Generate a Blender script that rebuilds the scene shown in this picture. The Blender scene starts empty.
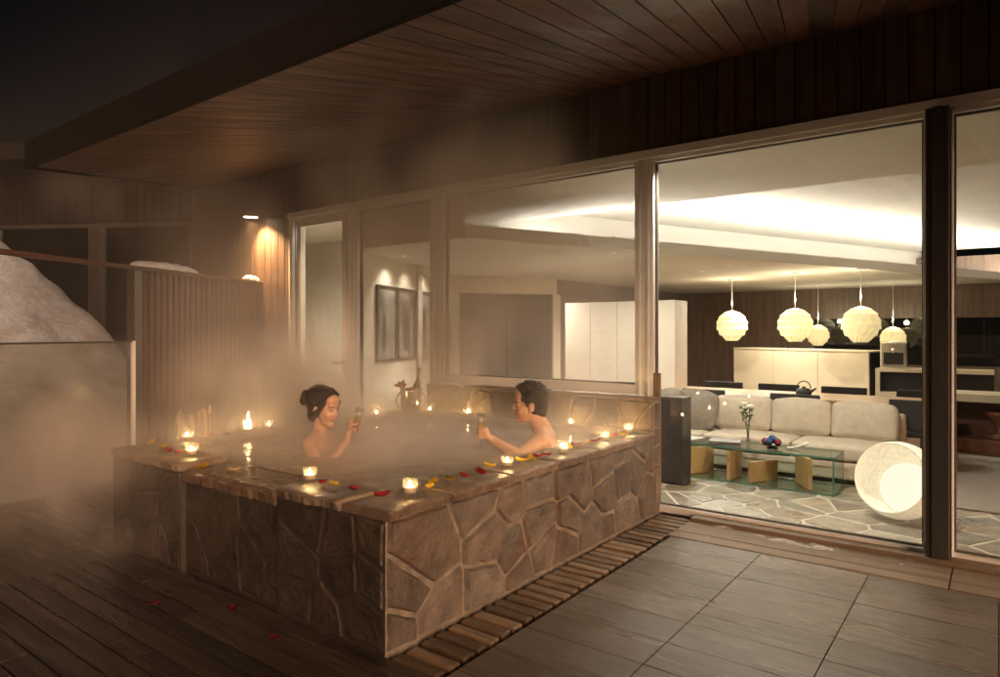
import bpy, bmesh, math, random
from mathutils import Vector, Matrix, noise
R = math.radians
PI = math.pi
S = bpy.context.scene
COL = S.collection

# ------------------------------------------------------------------ camera
cd = bpy.data.cameras.new('camera')
cam = bpy.data.objects.new('camera', cd)
COL.objects.link(cam)
cam.location = (0, 0, 1.4)
cam.rotation_euler = (R(90), 0, R(36.87))
cd.sensor_width = 36
cd.lens = 36 * 0.665
cd.shift_y = -0.0065
cd.clip_end = 2000
S.camera = cam

# ------------------------------------------------------------------ night sky, added fill light from a sun lamp, exposure
w = bpy.data.worlds.new('World')
S.world = w
w.use_nodes = True
nt = w.node_tree
nt.nodes.clear()
sky = nt.nodes.new('ShaderNodeTexSky')
sky.sky_type = 'NISHITA'
sky.sun_disc = False
sky.sun_elevation = R(10.8)
sky.sun_rotation = R(116)
bg = nt.nodes.new('ShaderNodeBackground')
bg.inputs[1].default_value = 0.0003
wo = nt.nodes.new('ShaderNodeOutputWorld')
nt.links.new(sky.outputs[0], bg.inputs[0])
nt.links.new(bg.outputs[0], wo.inputs[0])
sd = bpy.data.lights.new('fill_sun', 'SUN')
sd.energy = 1.55
sd.angle = R(40)
sd.color = (1.0, 0.60, 0.37)
fill_sun = bpy.data.objects.new('fill_sun', sd)
COL.objects.link(fill_sun)
fill_sun.rotation_euler = Vector((-0.87, 0.43, -0.185)).to_track_quat('-Z', 'Y').to_euler()
S.view_settings.view_transform = 'Standard'
S.view_settings.look = 'None'
S.view_settings.exposure = 1.5
S.view_settings.gamma = 1.0
S.view_settings.use_curve_mapping = False
cy = S.cycles
cy.use_denoising = True
cy.max_bounces = 6
cy.diffuse_bounces = 3
cy.glossy_bounces = 3
cy.transparent_max_bounces = 24
cy.volume_bounces = 1
cy.volume_step_rate = 0.42
cy.volume_max_steps = 128
cy.caustics_reflective = False
cy.caustics_refractive = False
cy.sample_clamp_indirect = 2.5
cy.use_adaptive_sampling = True
cy.adaptive_threshold = 0.06
cy.adaptive_min_samples = 16

# ------------------------------------------------------------------ helpers: objects
def tag(o, label=None, cat=None, group=None, kind=None):
    if label: o['label'] = label
    if cat: o['category'] = cat
    if group: o['group'] = group
    if kind: o['kind'] = kind
    return o

def empty(name, loc=(0, 0, 0), rz=0, label=None, cat=None, group=None):
    o = bpy.data.objects.new(name, None)
    COL.objects.link(o)
    o.location = loc
    o.rotation_euler = (0, 0, rz)
    o.empty_display_size = 0.1
    return tag(o, label, cat, group)

def obj(name, bm, mats, parent=None, smooth=False, autosm=None):
    me = bpy.data.meshes.new(name)
    bm.normal_update()
    bm.to_mesh(me)
    bm.free()
    if not isinstance(mats, (list, tuple)): mats = [mats]
    for m in mats: me.materials.append(m)
    if smooth or autosm:
        me.polygons.foreach_set('use_smooth', [True] * len(me.polygons))
    if autosm:
        me.set_sharp_from_angle(angle=R(autosm))
    o = bpy.data.objects.new(name, me)
    COL.objects.link(o)
    if parent: o.parent = parent
    return o

def copy_tree(o, parent=None):
    c = o.copy()
    COL.objects.link(c)
    if parent: c.parent = parent
    for ch in list(o.children): copy_tree(ch, c)
    return c

def struct(name, bm, mats, **k):
    o = obj(name, bm, mats, **k)
    o['kind'] = 'structure'
    return o

B = bmesh.new

def box(bm, x0, x1, y0, y1, z0, z1, M=None, bev=0.0, mi=0):
    t = B()
    bmesh.ops.create_cube(t, size=1)
    bmesh.ops.transform(t, matrix=Matrix.Translation(((x0 + x1) / 2, (y0 + y1) / 2, (z0 + z1) / 2)) @ Matrix.Diagonal((abs(x1 - x0), abs(y1 - y0), abs(z1 - z0), 1)), verts=t.verts)
    if bev > 0:
        bmesh.ops.bevel(t, geom=t.edges[:], offset=bev, segments=2, affect='EDGES', profile=0.6)
    merge(bm, t, M, mi)

def merge(bm, t, M=None, mi=0):
    vm = {}
    for v in t.verts:
        vm[v] = bm.verts.new(M @ v.co if M else v.co)
    for f in t.faces:
        try:
            nf = bm.faces.new([vm[v] for v in f.verts])
            nf.material_index = mi if mi else f.material_index
            nf.smooth = f.smooth
        except ValueError:
            pass
    t.free()

def lathe(bm, prof, n=24, M=None, mi=0):
    rings = []
    for r, z in prof:
        if r < 1e-6:
            p = Vector((0, 0, z))
            rings.append([bm.verts.new(M @ p if M else p)])
        else:
            ring = []
            for i in range(n):
                a = 2 * PI * i / n
                p = Vector((r * math.cos(a), r * math.sin(a), z))
                ring.append(bm.verts.new(M @ p if M else p))
            rings.append(ring)
    for a, b in zip(rings, rings[1:]):
        for i in range(n):
            j = (i + 1) % n
            if len(a) == 1 and len(b) == 1: continue
            if len(a) == 1: f = bm.faces.new((a[0], b[j], b[i]))
            elif len(b) == 1: f = bm.faces.new((a[i], a[j], b[0]))
            else: f = bm.faces.new((a[i], a[j], b[j], b[i]))
            f.material_index = mi
            f.smooth = True

def frame_to(a, b):
    d = (Vector(b) - Vector(a))
    q = d.to_track_quat('Z', 'Y')
    return Matrix.Translation(a) @ q.to_matrix().to_4x4(), d.length

def tube(bm, a, b, ra, rb=None, n=12, mi=0):
    rb = ra if rb is None else rb
    M, L = frame_to(a, b)
    lathe(bm, [(0, 0), (ra, 0), (rb, L), (0, L)], n, M, mi)

def pipe(bm, pts, r, n=8, mi=0):
    for a, b in zip(pts, pts[1:]):
        tube(bm, a, b, r, r, n, mi)
    for p in pts[1:-1]:
        ell(bm, p, (r, r, r), seg=n, mi=mi)

def ell(bm, c, r, M=None, seg=16, mi=0):
    t = B()
    bmesh.ops.create_uvsphere(t, u_segments=seg, v_segments=max(6, seg * 2 // 3), radius=1)
    X = Matrix.Translation(c) @ Matrix.Diagonal((r[0], r[1], r[2], 1))
    for f in t.faces: f.smooth = True
    merge(bm, t, (M @ X) if M else X, mi)

def capsule(bm, a, b, ra, rb, M=None, n=14):
    a = Vector(a); b = Vector(b)
    if M: a = M @ a; b = M @ b
    tube(bm, a, b, ra, rb, n)
    ell(bm, a, (ra,) * 3, seg=n)
    ell(bm, b, (rb,) * 3, seg=n)

def prism(bm, pts, z0, z1, M=None, mi=0):
    lo = [bm.verts.new((M @ Vector((x, y, z0))) if M else (x, y, z0)) for x, y in pts]
    hi = [bm.verts.new((M @ Vector((x, y, z1))) if M else (x, y, z1)) for x, y in pts]
    n = len(pts)
    fs = [bm.faces.new(lo[::-1]), bm.faces.new(hi)]
    for i in range(n):
        fs.append(bm.faces.new((lo[i], lo[(i + 1) % n], hi[(i + 1) % n], hi[i])))
    for f in fs: f.material_index = mi
    return fs

def nz(x, y, z=0.0, s=1.0):
    return noise.noise(Vector((x * s, y * s, z * s)))

# ------------------------------------------------------------------ helpers: materials
def mat(name):
    m = bpy.data.materials.new(name)
    m.use_nodes = True
    n = m.node_tree.nodes
    n.clear()
    return m, n, m.node_tree.links

def pbr(name, col, rough=0.5, metal=0.0, var=0.25, vscale=6.0, stretch=(1, 1, 1), bump=0.0, bscale=40.0, spec=0.5,
        attr=None, emis=None, estr=0.0, rvar=0.0, sss=0.0, detail=6, dirt=None, coat=0.0):
    """Principled surface whose colour, gloss and relief all wander with noise (object space)."""
    m, n, l = mat(name)
    out = n.new('ShaderNodeOutputMaterial')
    p = n.new('ShaderNodeBsdfPrincipled')
    l.new(p.outputs[0], out.inputs[0])
    p.inputs['Roughness'].default_value = rough
    p.inputs['Metallic'].default_value = metal
    p.inputs['Specular IOR Level'].default_value = spec
    p.inputs['Coat Weight'].default_value = coat
    if sss:
        p.inputs['Subsurface Weight'].default_value = sss
        p.inputs['Subsurface Radius'].default_value = (0.02, 0.008, 0.004)
        p.inputs['Subsurface Scale'].default_value = 1.0
    tc = n.new('ShaderNodeTexCoord')
    mp = n.new('ShaderNodeMapping')
    mp.inputs['Scale'].default_value = stretch
    l.new(tc.outputs['Object'], mp.inputs[0])
    nx = n.new('ShaderNodeTexNoise')
    nx.inputs['Scale'].default_value = vscale
    nx.inputs['Detail'].default_value = detail
    nx.inputs['Roughness'].default_value = 0.62
    l.new(mp.outputs[0], nx.inputs['Vector'])
    rg = n.new('ShaderNodeMapRange')
    rg.inputs[1].default_value = 0.3
    rg.inputs[2].default_value = 0.7
    rg.inputs[3].default_value = 1 - var
    rg.inputs[4].default_value = 1 + var
    l.new(nx.outputs[0], rg.inputs[0])
    vm = n.new('ShaderNodeVectorMath')
    vm.operation = 'SCALE'
    l.new(rg.outputs[0], vm.inputs['Scale'])
    if attr:
        at = n.new('ShaderNodeAttribute')
        at.attribute_name = attr
        mul = n.new('ShaderNodeVectorMath')
        mul.operation = 'MULTIPLY'
        mul.inputs[1].default_value = col
        l.new(at.outputs['Color'], mul.inputs[0])
        l.new(mul.outputs[0], vm.inputs[0])
    else:
        vm.inputs[0].default_value = col
    src = vm.outputs[0]
    if dirt:
        dn = n.new('ShaderNodeTexNoise')
        dn.inputs['Scale'].default_value = dirt[1]
        dn.inputs['Detail'].default_value = 5
        l.new(tc.outputs['Object'], dn.inputs['Vector'])
        dr = n.new('ShaderNodeMapRange')
        dr.inputs[1].default_value = dirt[2]
        dr.inputs[2].default_value = dirt[2] + 0.16
        l.new(dn.outputs[0], dr.inputs[0])
        mx = n.new('ShaderNodeMix')
        mx.data_type = 'RGBA'
        l.new(dr.outputs[0], mx.inputs[0])
        l.new(src, mx.inputs[6])
        mx.inputs[7].default_value = (*dirt[0], 1)
        src = mx.outputs[2]
    l.new(src, p.inputs['Base Color'])
    if rvar:
        rr = n.new('ShaderNodeMapRange')
        rr.inputs[1].default_value = 0.3
        rr.inputs[2].default_value = 0.7
        rr.inputs[3].default_value = max(0.03, rough - rvar)
        rr.inputs[4].default_value = min(1, rough + rvar)
        n2 = n.new('ShaderNodeTexNoise')
        n2.inputs['Scale'].default_value = vscale * 0.6
        n2.inputs['Detail'].default_value = 4
        l.new(mp.outputs[0], n2.inputs['Vector'])
        l.new(n2.outputs[0], rr.inputs[0])
        l.new(rr.outputs[0], p.inputs['Roughness'])
    if bump:
        bn = n.new('ShaderNodeTexNoise')
        bn.inputs['Scale'].default_value = bscale
        bn.inputs['Detail'].default_value = 6
        bn.inputs['Roughness'].default_value = 0.65
        l.new(mp.outputs[0], bn.inputs['Vector'])
        b = n.new('ShaderNodeBump')
        b.inputs['Strength'].default_value = bump
        b.inputs['Distance'].default_value = 0.02
        l.new(bn.outputs[0], b.inputs['Height'])
        l.new(b.outputs[0], p.inputs['Normal'])
    if emis:
        p.inputs['Emission Color'].default_value = (*emis, 1)
        p.inputs['Emission Strength'].default_value = estr
    return m

def emit(name, col, s):
    m, n, l = mat(name)
    e = n.new('ShaderNodeEmission')
    e.inputs[0].default_value = (*col, 1)
    e.inputs[1].default_value = s
    o = n.new('ShaderNodeOutputMaterial')
    l.new(e.outputs[0], o.inputs[0])
    return m

def glass(name, tint=(1, 1, 1), r0=0.05, rough=0.0, fog=0.0, fogcol=(0.8, 0.8, 0.8), fogscale=3.0, ripple=0.0, rscale=8.0, rstretch=(1, 1, 1)):
    """Clear sheet: what is behind it plus a mirror image that strengthens at grazing angles."""
    m, n, l = mat(name)
    lw = n.new('ShaderNodeLayerWeight')
    pw = n.new('ShaderNodeMath'); pw.operation = 'POWER'; pw.inputs[1].default_value = 5
    l.new(lw.outputs['Facing'], pw.inputs[0])
    lw.inputs[0].default_value = 0.5
    mr = n.new('ShaderNodeMapRange')
    mr.inputs[3].default_value = r0
    mr.inputs[4].default_value = 1
    l.new(pw.outputs[0], mr.inputs[0])
    tr = n.new('ShaderNodeBsdfTransparent')
    tr.inputs[0].default_value = (*tint, 1)
    gl = n.new('ShaderNodeBsdfGlossy')
    gl.inputs['Roughness'].default_value = rough
    base = tr.outputs[0]
    tc = n.new('ShaderNodeTexCoord')
    if fog:
        df = n.new('ShaderNodeBsdfDiffuse')
        df.inputs[0].default_value = (*fogcol, 1)
        tl = n.new('ShaderNodeBsdfTranslucent')
        tl.inputs[0].default_value = (*fogcol, 1)
        ad = n.new('ShaderNodeMixShader')
        ad.inputs[0].default_value = 0.5
        l.new(df.outputs[0], ad.inputs[1]); l.new(tl.outputs[0], ad.inputs[2])
        fn = n.new('ShaderNodeTexNoise')
        fn.inputs['Scale'].default_value = fogscale
        fn.inputs['Detail'].default_value = 4
        l.new(tc.outputs['Object'], fn.inputs['Vector'])
        fr = n.new('ShaderNodeMapRange')
        fr.inputs[1].default_value = 0.35; fr.inputs[2].default_value = 0.7
        fr.inputs[3].default_value = fog * 0.25; fr.inputs[4].default_value = fog
        l.new(fn.outputs[0], fr.inputs[0])
        mf = n.new('ShaderNodeMixShader')
        l.new(fr.outputs[0], mf.inputs[0])
        l.new(tr.outputs[0], mf.inputs[1]); l.new(ad.outputs[0], mf.inputs[2])
        base = mf.outputs[0]
    if ripple:
        mp = n.new('ShaderNodeMapping'); mp.inputs['Scale'].default_value = rstretch
        l.new(tc.outputs['Object'], mp.inputs[0])
        rn = n.new('ShaderNodeTexNoise')
        rn.inputs['Scale'].default_value = rscale
        rn.inputs['Detail'].default_value = 3
        rn.inputs['Distortion'].default_value = 0.6
        l.new(mp.outputs[0], rn.inputs['Vector'])
        b = n.new('ShaderNodeBump')
        b.inputs['Strength'].default_value = ripple
        b.inputs['Distance'].default_value = 0.05
        l.new(rn.outputs[0], b.inputs['Height'])
        l.new(b.outputs[0], gl.inputs['Normal'])
    mx = n.new('ShaderNodeMixShader')
    l.new(mr.outputs[0], mx.inputs[0])
    l.new(base, mx.inputs[1]); l.new(gl.outputs[0], mx.inputs[2])
    o = n.new('ShaderNodeOutputMaterial')
    l.new(mx.outputs[0], o.inputs[0])
    return m

def set_cols(o, cols):
    """one colour per face, kept as a face-corner colour attribute called tone"""
    me = o.data
    a = me.color_attributes.new('tone', 'FLOAT_COLOR', 'CORNER')
    buf = []
    for p in me.polygons:
        c = cols[p.index] if p.index < len(cols) else (1, 1, 1)
        for _ in p.loop_indices: buf.extend((c[0], c[1], c[2], 1))
    a.data.foreach_set('color', buf)

M_ = {}
M_['stone'] = pbr('flagstone', (0.152, 0.123, 0.096), 0.62, var=0.40, vscale=8, bump=0.9, bscale=30, attr='tone', rvar=0.16, dirt=((0.13, 0.075, 0.045), 3.5, 0.56))
M_['mortar'] = pbr('mortar', (0.33, 0.275, 0.21), 0.85, var=0.35, vscale=14, bump=1.0, bscale=90)
M_['coping'] = pbr('coping stone', (0.22, 0.165, 0.117), 0.50, var=0.38, vscale=8, bump=0.5, bscale=30, attr='tone', rvar=0.22, dirt=((0.10, 0.06, 0.04), 4.0, 0.58))
M_['wetstone'] = pbr('wet stone', (0.16, 0.105, 0.07), 0.16, var=0.4, vscale=9, bump=0.8, bscale=22, rvar=0.1)
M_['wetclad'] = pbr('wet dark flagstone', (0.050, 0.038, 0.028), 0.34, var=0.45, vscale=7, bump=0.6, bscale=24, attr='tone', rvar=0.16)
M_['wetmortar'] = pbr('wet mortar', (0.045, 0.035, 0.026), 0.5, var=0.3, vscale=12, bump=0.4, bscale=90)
M_['basin'] = pbr('basin lining stone', (0.22, 0.165, 0.115), 0.6, var=0.3, vscale=5, bump=0.3)
M_['cedar'] = pbr('cedar soffit', (0.088, 0.040, 0.025), 0.5, var=0.42, vscale=2.4, stretch=(9, 0.7, 1), bump=0.15, bscale=14, attr='tone', rvar=0.12)
M_['cladding'] = pbr('vertical cladding', (0.085, 0.053, 0.038), 0.52, var=0.42, vscale=2.4, stretch=(9, 1, 0.6), bump=0.18, bscale=14, attr='tone', rvar=0.12)
M_['fencewood'] = pbr('fence wood', (0.062, 0.028, 0.018), 0.6, var=0.35, vscale=2.5, stretch=(8, 8, 0.6), bump=0.2, bscale=12)
M_['deck'] = pbr('wet decking', (0.050, 0.037, 0.028), 0.32, var=0.5, vscale=3.0, stretch=(0.5, 9, 1), bump=0.25, bscale=10, attr='tone', rvar=0.18)
M_['tile'] = pbr('wood grain tile', (0.128, 0.097, 0.072), 0.34, var=0.34, vscale=3.2, stretch=(0.6, 12, 1), bump=0.22, bscale=12, attr='tone', rvar=0.13)
M_['joint'] = pbr('dark joint', (0.035, 0.027, 0.02), 0.8, var=0.2)
M_['drain'] = pbr('drain slats', (0.16, 0.105, 0.062), 0.42, var=0.6, vscale=4, stretch=(0.8, 6, 1), bump=0.3, bscale=9, attr='tone', rvar=0.2)
M_['sill'] = pbr('weathered sill timber', (0.24, 0.17, 0.11), 0.6, var=0.4, vscale=3, stretch=(0.4, 8, 1), bump=0.3, bscale=12)
M_['alu'] = pbr('champagne aluminium', (0.86, 0.85, 0.81), 0.42, metal=0.0, var=0.08, vscale=3)
M_['fasciawood'] = pbr('dark fascia board', (0.010, 0.008, 0.007), 0.85, spec=0.2, var=0.3, stretch=(0.5, 4, 4))
M_['aludark'] = pbr('dark gasket', (0.10, 0.085, 0.07), 0.5, var=0.1)  # plain dark tone for gaskets and roof
M_['steel'] = pbr('dark steel', (0.105, 0.096, 0.088), 0.38, metal=0.6, var=0.15, vscale=4, stretch=(4, 4, 0.3))
M_['pane'] = glass('window glass', (0.97, 0.97, 0.95), 0.06)
M_['mistpane'] = glass('misted window glass', (0.95, 0.94, 0.92), 0.06, fog=0.14, fogcol=(0.62, 0.56, 0.48), fogscale=1.3)
M_['lightmist'] = glass('lightly misted glass', (0.96, 0.95, 0.93), 0.06, fog=0.06, fogcol=(0.62, 0.56, 0.48), fogscale=1.3)
M_['darkpane'] = glass('unlit window glass', (0.75, 0.78, 0.8), 0.09)
M_['frostpane'] = glass('frosted balustrade glass', (0.86, 0.83, 0.76), 0.06, rough=0.12, fog=0.30, fogcol=(0.54, 0.59, 0.64), fogscale=1.6)
M_['clear'] = glass('clear cup glass', (0.96, 0.96, 0.94), 0.12, fog=0.07, fogcol=(0.9, 0.85, 0.75), fogscale=30)
M_['fluteglass'] = glass('flute glass', (0.97, 0.97, 0.95), 0.07, fog=0.20, fogcol=(0.95, 0.92, 0.85), fogscale=14)
M_['tableglass'] = glass('table glass', (0.86, 0.95, 0.90), 0.07)
M_['glassedge'] = pbr('green glass edge', (0.05, 0.15, 0.11), 0.1, var=0.1)
M_['water'] = glass('bath water', (0.58, 0.50, 0.40), 0.06, rough=0.05, ripple=0.35, rscale=3.2, rstretch=(1, 1.6, 1), fog=0.88, fogcol=(0.74, 0.64, 0.52), fogscale=1.2)
M_['spill'] = glass('spilling water', (0.85, 0.78, 0.68), 0.10, rough=0.03, ripple=0.9, rscale=16)
M_['snow'] = pbr('old snow', (0.50, 0.57, 0.66), 0.75, var=0.22, vscale=5, stretch=(1, 1, 2.2), bump=1.0, bscale=14, dirt=((0.36, 0.31, 0.26), 2.6, 0.56))
M_['cleansnow'] = pbr('clean snow', (0.78, 0.80, 0.82), 0.7, var=0.1, vscale=8, bump=0.5, bscale=25, sss=0.1)
M_['ground'] = pbr('night ground', (0.05, 0.045, 0.04), 0.9, var=0.3, vscale=1)
M_['plaster'] = pbr('cream plaster', (0.70, 0.62, 0.50), 0.8, var=0.05, vscale=2, bump=0.06, bscale=60)
M_['ceil'] = pbr('warm white ceiling', (0.74, 0.70, 0.62), 0.85, var=0.04, vscale=2, bump=0.05, bscale=50)
M_['walnut'] = pbr('dark walnut panelling', (0.16, 0.105, 0.075), 0.38, var=0.35, vscale=2.2, stretch=(7, 7, 0.5), bump=0.06, bscale=12)
M_['darkdoor'] = pbr('dark stained door', (0.040, 0.026, 0.019), 0.4, var=0.35, vscale=2.2, stretch=(7, 7, 0.5), bump=0.06, bscale=12)
M_['blackglass'] = pbr('black glass', (0.012, 0.012, 0.012), 0.03, var=0.05)
M_['white'] = pbr('white lacquer', (0.66, 0.60, 0.52), 0.45, var=0.03)
M_['kitchen'] = pbr('cream lacquer', (0.62, 0.52, 0.37), 0.4, var=0.03)
M_['floorstone'] = pbr('slate paving', (0.24, 0.205, 0.155), 0.38, var=0.34, vscale=5, bump=0.3, bscale=18, attr='tone', rvar=0.15)
M_['grout'] = pbr('pale grout', (0.50, 0.44, 0.35), 0.8, var=0.15)
M_['linen'] = pbr('beige linen', (0.46, 0.40, 0.31), 0.9, var=0.10, vscale=18, bump=0.35, bscale=160)
M_['greylinen'] = pbr('grey linen', (0.20, 0.175, 0.14), 0.95, var=0.2, vscale=20, bump=0.5, bscale=150)
M_['oak'] = pbr('oak', (0.46, 0.27, 0.11), 0.45, var=0.3, vscale=3, stretch=(5, 5, 0.6), bump=0.08, bscale=14)
M_['tableoak'] = pbr('oak table', (0.30, 0.17, 0.075), 0.4, var=0.3, vscale=3, stretch=(0.6, 6, 1), bump=0.08, bscale=14)
M_['redwood'] = pbr('reddish timber', (0.17, 0.065, 0.028), 0.4, var=0.35, vscale=3, stretch=(0.6, 4, 4), bump=0.1)
M_['black'] = pbr('black lacquer', (0.014, 0.013, 0.012), 0.32, var=0.1)
M_['blackcloth'] = pbr('black cloth', (0.018, 0.017, 0.016), 0.85, var=0.2, vscale=30, bump=0.2, bscale=150)
M_['chrome'] = pbr('polished steel', (0.72, 0.68, 0.62), 0.18, metal=1.0, var=0.08, vscale=5, rvar=0.06)
M_['rug'] = pbr('grey rug', (0.27, 0.235, 0.20), 0.95, var=0.12, vscale=20, bump=0.4, bscale=120)
M_['iron'] = pbr('cast iron', (0.02, 0.018, 0.016), 0.45, var=0.2, vscale=20, bump=0.3, bscale=80)
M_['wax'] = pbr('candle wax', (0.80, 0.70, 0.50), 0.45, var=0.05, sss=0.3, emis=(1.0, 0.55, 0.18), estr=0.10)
M_['flame'] = emit('candle flame', (1.0, 0.62, 0.25), 430)
M_['redpetal'] = pbr('red petal', (0.42, 0.012, 0.022), 0.5, var=0.25, vscale=60, sss=0.1)
M_['darkpetal'] = pbr('wet dark petal', (0.13, 0.012, 0.012), 0.4, var=0.3, vscale=60)  # darker copy of the red petal for those on the deck
M_['yellowpetal'] = pbr('yellow petal', (0.80, 0.56, 0.03), 0.5, var=0.2, vscale=60, sss=0.1)
M_['palepetal'] = pbr('pale petal', (0.62, 0.45, 0.22), 0.5, var=0.2, vscale=60, sss=0.1)
M_['lantern'] = pbr('pendant paper', (0.80, 0.72, 0.50), 0.7, var=0.05, emis=(1.0, 0.82, 0.42), estr=0.21)
M_['lampshell'] = pbr('woven lamp shell', (0.80, 0.74, 0.60), 0.8, var=0.18, vscale=30, bump=0.6, bscale=60, emis=(1.0, 0.86, 0.62), estr=0.13)
M_['lampglobe'] = emit('lamp globe', (1.0, 0.92, 0.74), 0.45)
M_['cove'] = emit('cove strip', (1.0, 0.96, 0.88), 44)
M_['spotlens'] = emit('spot lens', (1.0, 0.74, 0.42), 12)
M_['downlens'] = emit('downlight lens', (1.0, 0.80, 0.52), 0.8)
M_['bottle'] = pbr('green bottle glass', (0.012, 0.022, 0.010), 0.08, var=0.1)
M_['label'] = pbr('bottle label', (0.62, 0.50, 0.34), 0.6, var=0.1)
M_['champagne'] = glass('champagne', (0.95, 0.80, 0.45), 0.05)
M_['foil'] = pbr('bottle foil', (0.45, 0.33, 0.14), 0.3, metal=0.8, var=0.1)
M_['leaf'] = pbr('leaf', (0.05, 0.10, 0.03), 0.5, var=0.3, vscale=30)
M_['blossom'] = pbr('white blossom', (0.78, 0.74, 0.62), 0.6, var=0.08)
M_['paper'] = pbr('magazine paper', (0.50, 0.46, 0.42), 0.5, var=0.3, vscale=20)
M_['cover'] = pbr('magazine cover', (0.11, 0.10, 0.10), 0.35, var=0.5, vscale=9)
M_['bluebead'] = pbr('blue glazed ball', (0.03, 0.08, 0.20), 0.15, var=0.3, vscale=30)
M_['redbead'] = pbr('crimson glazed ball', (0.22, 0.03, 0.05), 0.15, var=0.3, vscale=30)
M_['horn'] = pbr('pale horn', (0.75, 0.70, 0.60), 0.35, var=0.1)
M_['photo'] = pbr('ink picture', (0.26, 0.24, 0.21), 0.8, spec=0.1, var=0.5, vscale=2.2, stretch=(1, 1, 1.6), dirt=((0.06, 0.055, 0.05), 1.6, 0.50))
M_['picframe'] = pbr('black picture frame', (0.02, 0.018, 0.016), 0.4, var=0.1)
M_['ink'] = pbr('ink silhouette', (0.03, 0.027, 0.025), 0.6, var=0.5, vscale=14)
M_['skinw'] = pbr('skin', (0.64, 0.39, 0.26), 0.34, var=0.10, vscale=9, bump=0.05, bscale=120, sss=0.25)
M_['skinm'] = pbr('tanned skin', (0.60, 0.35, 0.23), 0.34, var=0.12, vscale=9, bump=0.05, bscale=120, sss=0.25)
M_['lips'] = pbr('lip skin', (0.50, 0.20, 0.145), 0.4, var=0.1)
M_['eye'] = pbr('dark eye and brow', (0.016, 0.010, 0.008), 0.4, var=0.2)
M_['teeth'] = pbr('teeth', (0.75, 0.70, 0.62), 0.3, var=0.05)
M_['hair'] = pbr('black hair', (0.014, 0.008, 0.005), 0.30, var=0.5, vscale=14, stretch=(1, 4, 2), bump=0.9, bscale=45)
M_['ice'] = pbr('ice crust', (0.55, 0.50, 0.43), 0.25, var=0.3, vscale=20, bump=0.8, bscale=30, rvar=0.15)
M_['stalk'] = pbr('frosted stalk', (0.46, 0.36, 0.27), 0.7, var=0.3, vscale=20, bump=0.4)

# faint glows need no light sampling of their own
for k_ in ('wax', 'spotlens', 'downlens', 'lampshell'):
    M_[k_].cycles.emission_sampling = 'NONE'

# ------------------------------------------------------------------ crazy paving: irregular cells in a rectangle
def cells(W, H, n, rnd, gap, relax=1, ax=1.0):
    seeds = []
    tries = 0
    dmin = 0.62 * math.sqrt(W * H / n)
    while len(seeds) < n and tries < 20000:
        tries += 1
        p = (rnd.uniform(0, W), rnd.uniform(0, H))
        k = rnd.uniform(0.55, 1.25)
        if all(math.hypot(p[0] - q[0], (p[1] - q[1]) * ax) > dmin * k for q in seeds):
            seeds.append(p)
    out = []
    for i, s in enumerate(seeds):
        poly = [(gap / 2, gap / 2), (W - gap / 2, gap / 2), (W - gap / 2, H - gap / 2), (gap / 2, H - gap / 2)]
        for j, q in enumerate(seeds):
            if i == j: continue
            dx, dy = q[0] - s[0], q[1] - s[1]
            L = math.hypot(dx, dy)
            if L > 2.4 * max(dmin * 2, 0.4): continue
            nx_, ny_ = dx / L, dy / L
            c = (s[0] + q[0]) / 2 * nx_ + (s[1] + q[1]) / 2 * ny_ - gap / 2
            new = []
            for a, b in zip(poly, poly[1:] + poly[:1]):
                da = a[0] * nx_ + a[1] * ny_ - c
                db = b[0] * nx_ + b[1] * ny_ - c
                if da <= 0: new.append(a)
                if (da < 0) != (db < 0):
                    t = da / (da - db)
                    new.append((a[0] + (b[0] - a[0]) * t, a[1] + (b[1] - a[1]) * t))
            poly = new
            if len(poly) < 3: break
        if len(poly) >= 3: out.append(poly)
    return out

def roughen(poly, rnd, step, amp):
    out = []
    for a, b in zip(poly, poly[1:] + poly[:1]):
        L = math.hypot(b[0] - a[0], b[1] - a[1])
        if L < 0.004: continue
        k = max(1, int(L / step))
        nx_, ny_ = (b[1] - a[1]) / L, -(b[0] - a[0]) / L
        for i in range(k):
            t = i / k
            d = rnd.uniform(-amp, amp * 0.35) if i else rnd.uniform(-amp * 1.5, 0)
            out.append((a[0] + (b[0] - a[0]) * t + nx_ * d, a[1] + (b[1] - a[1]) * t + ny_ * d))
    return out

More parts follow.
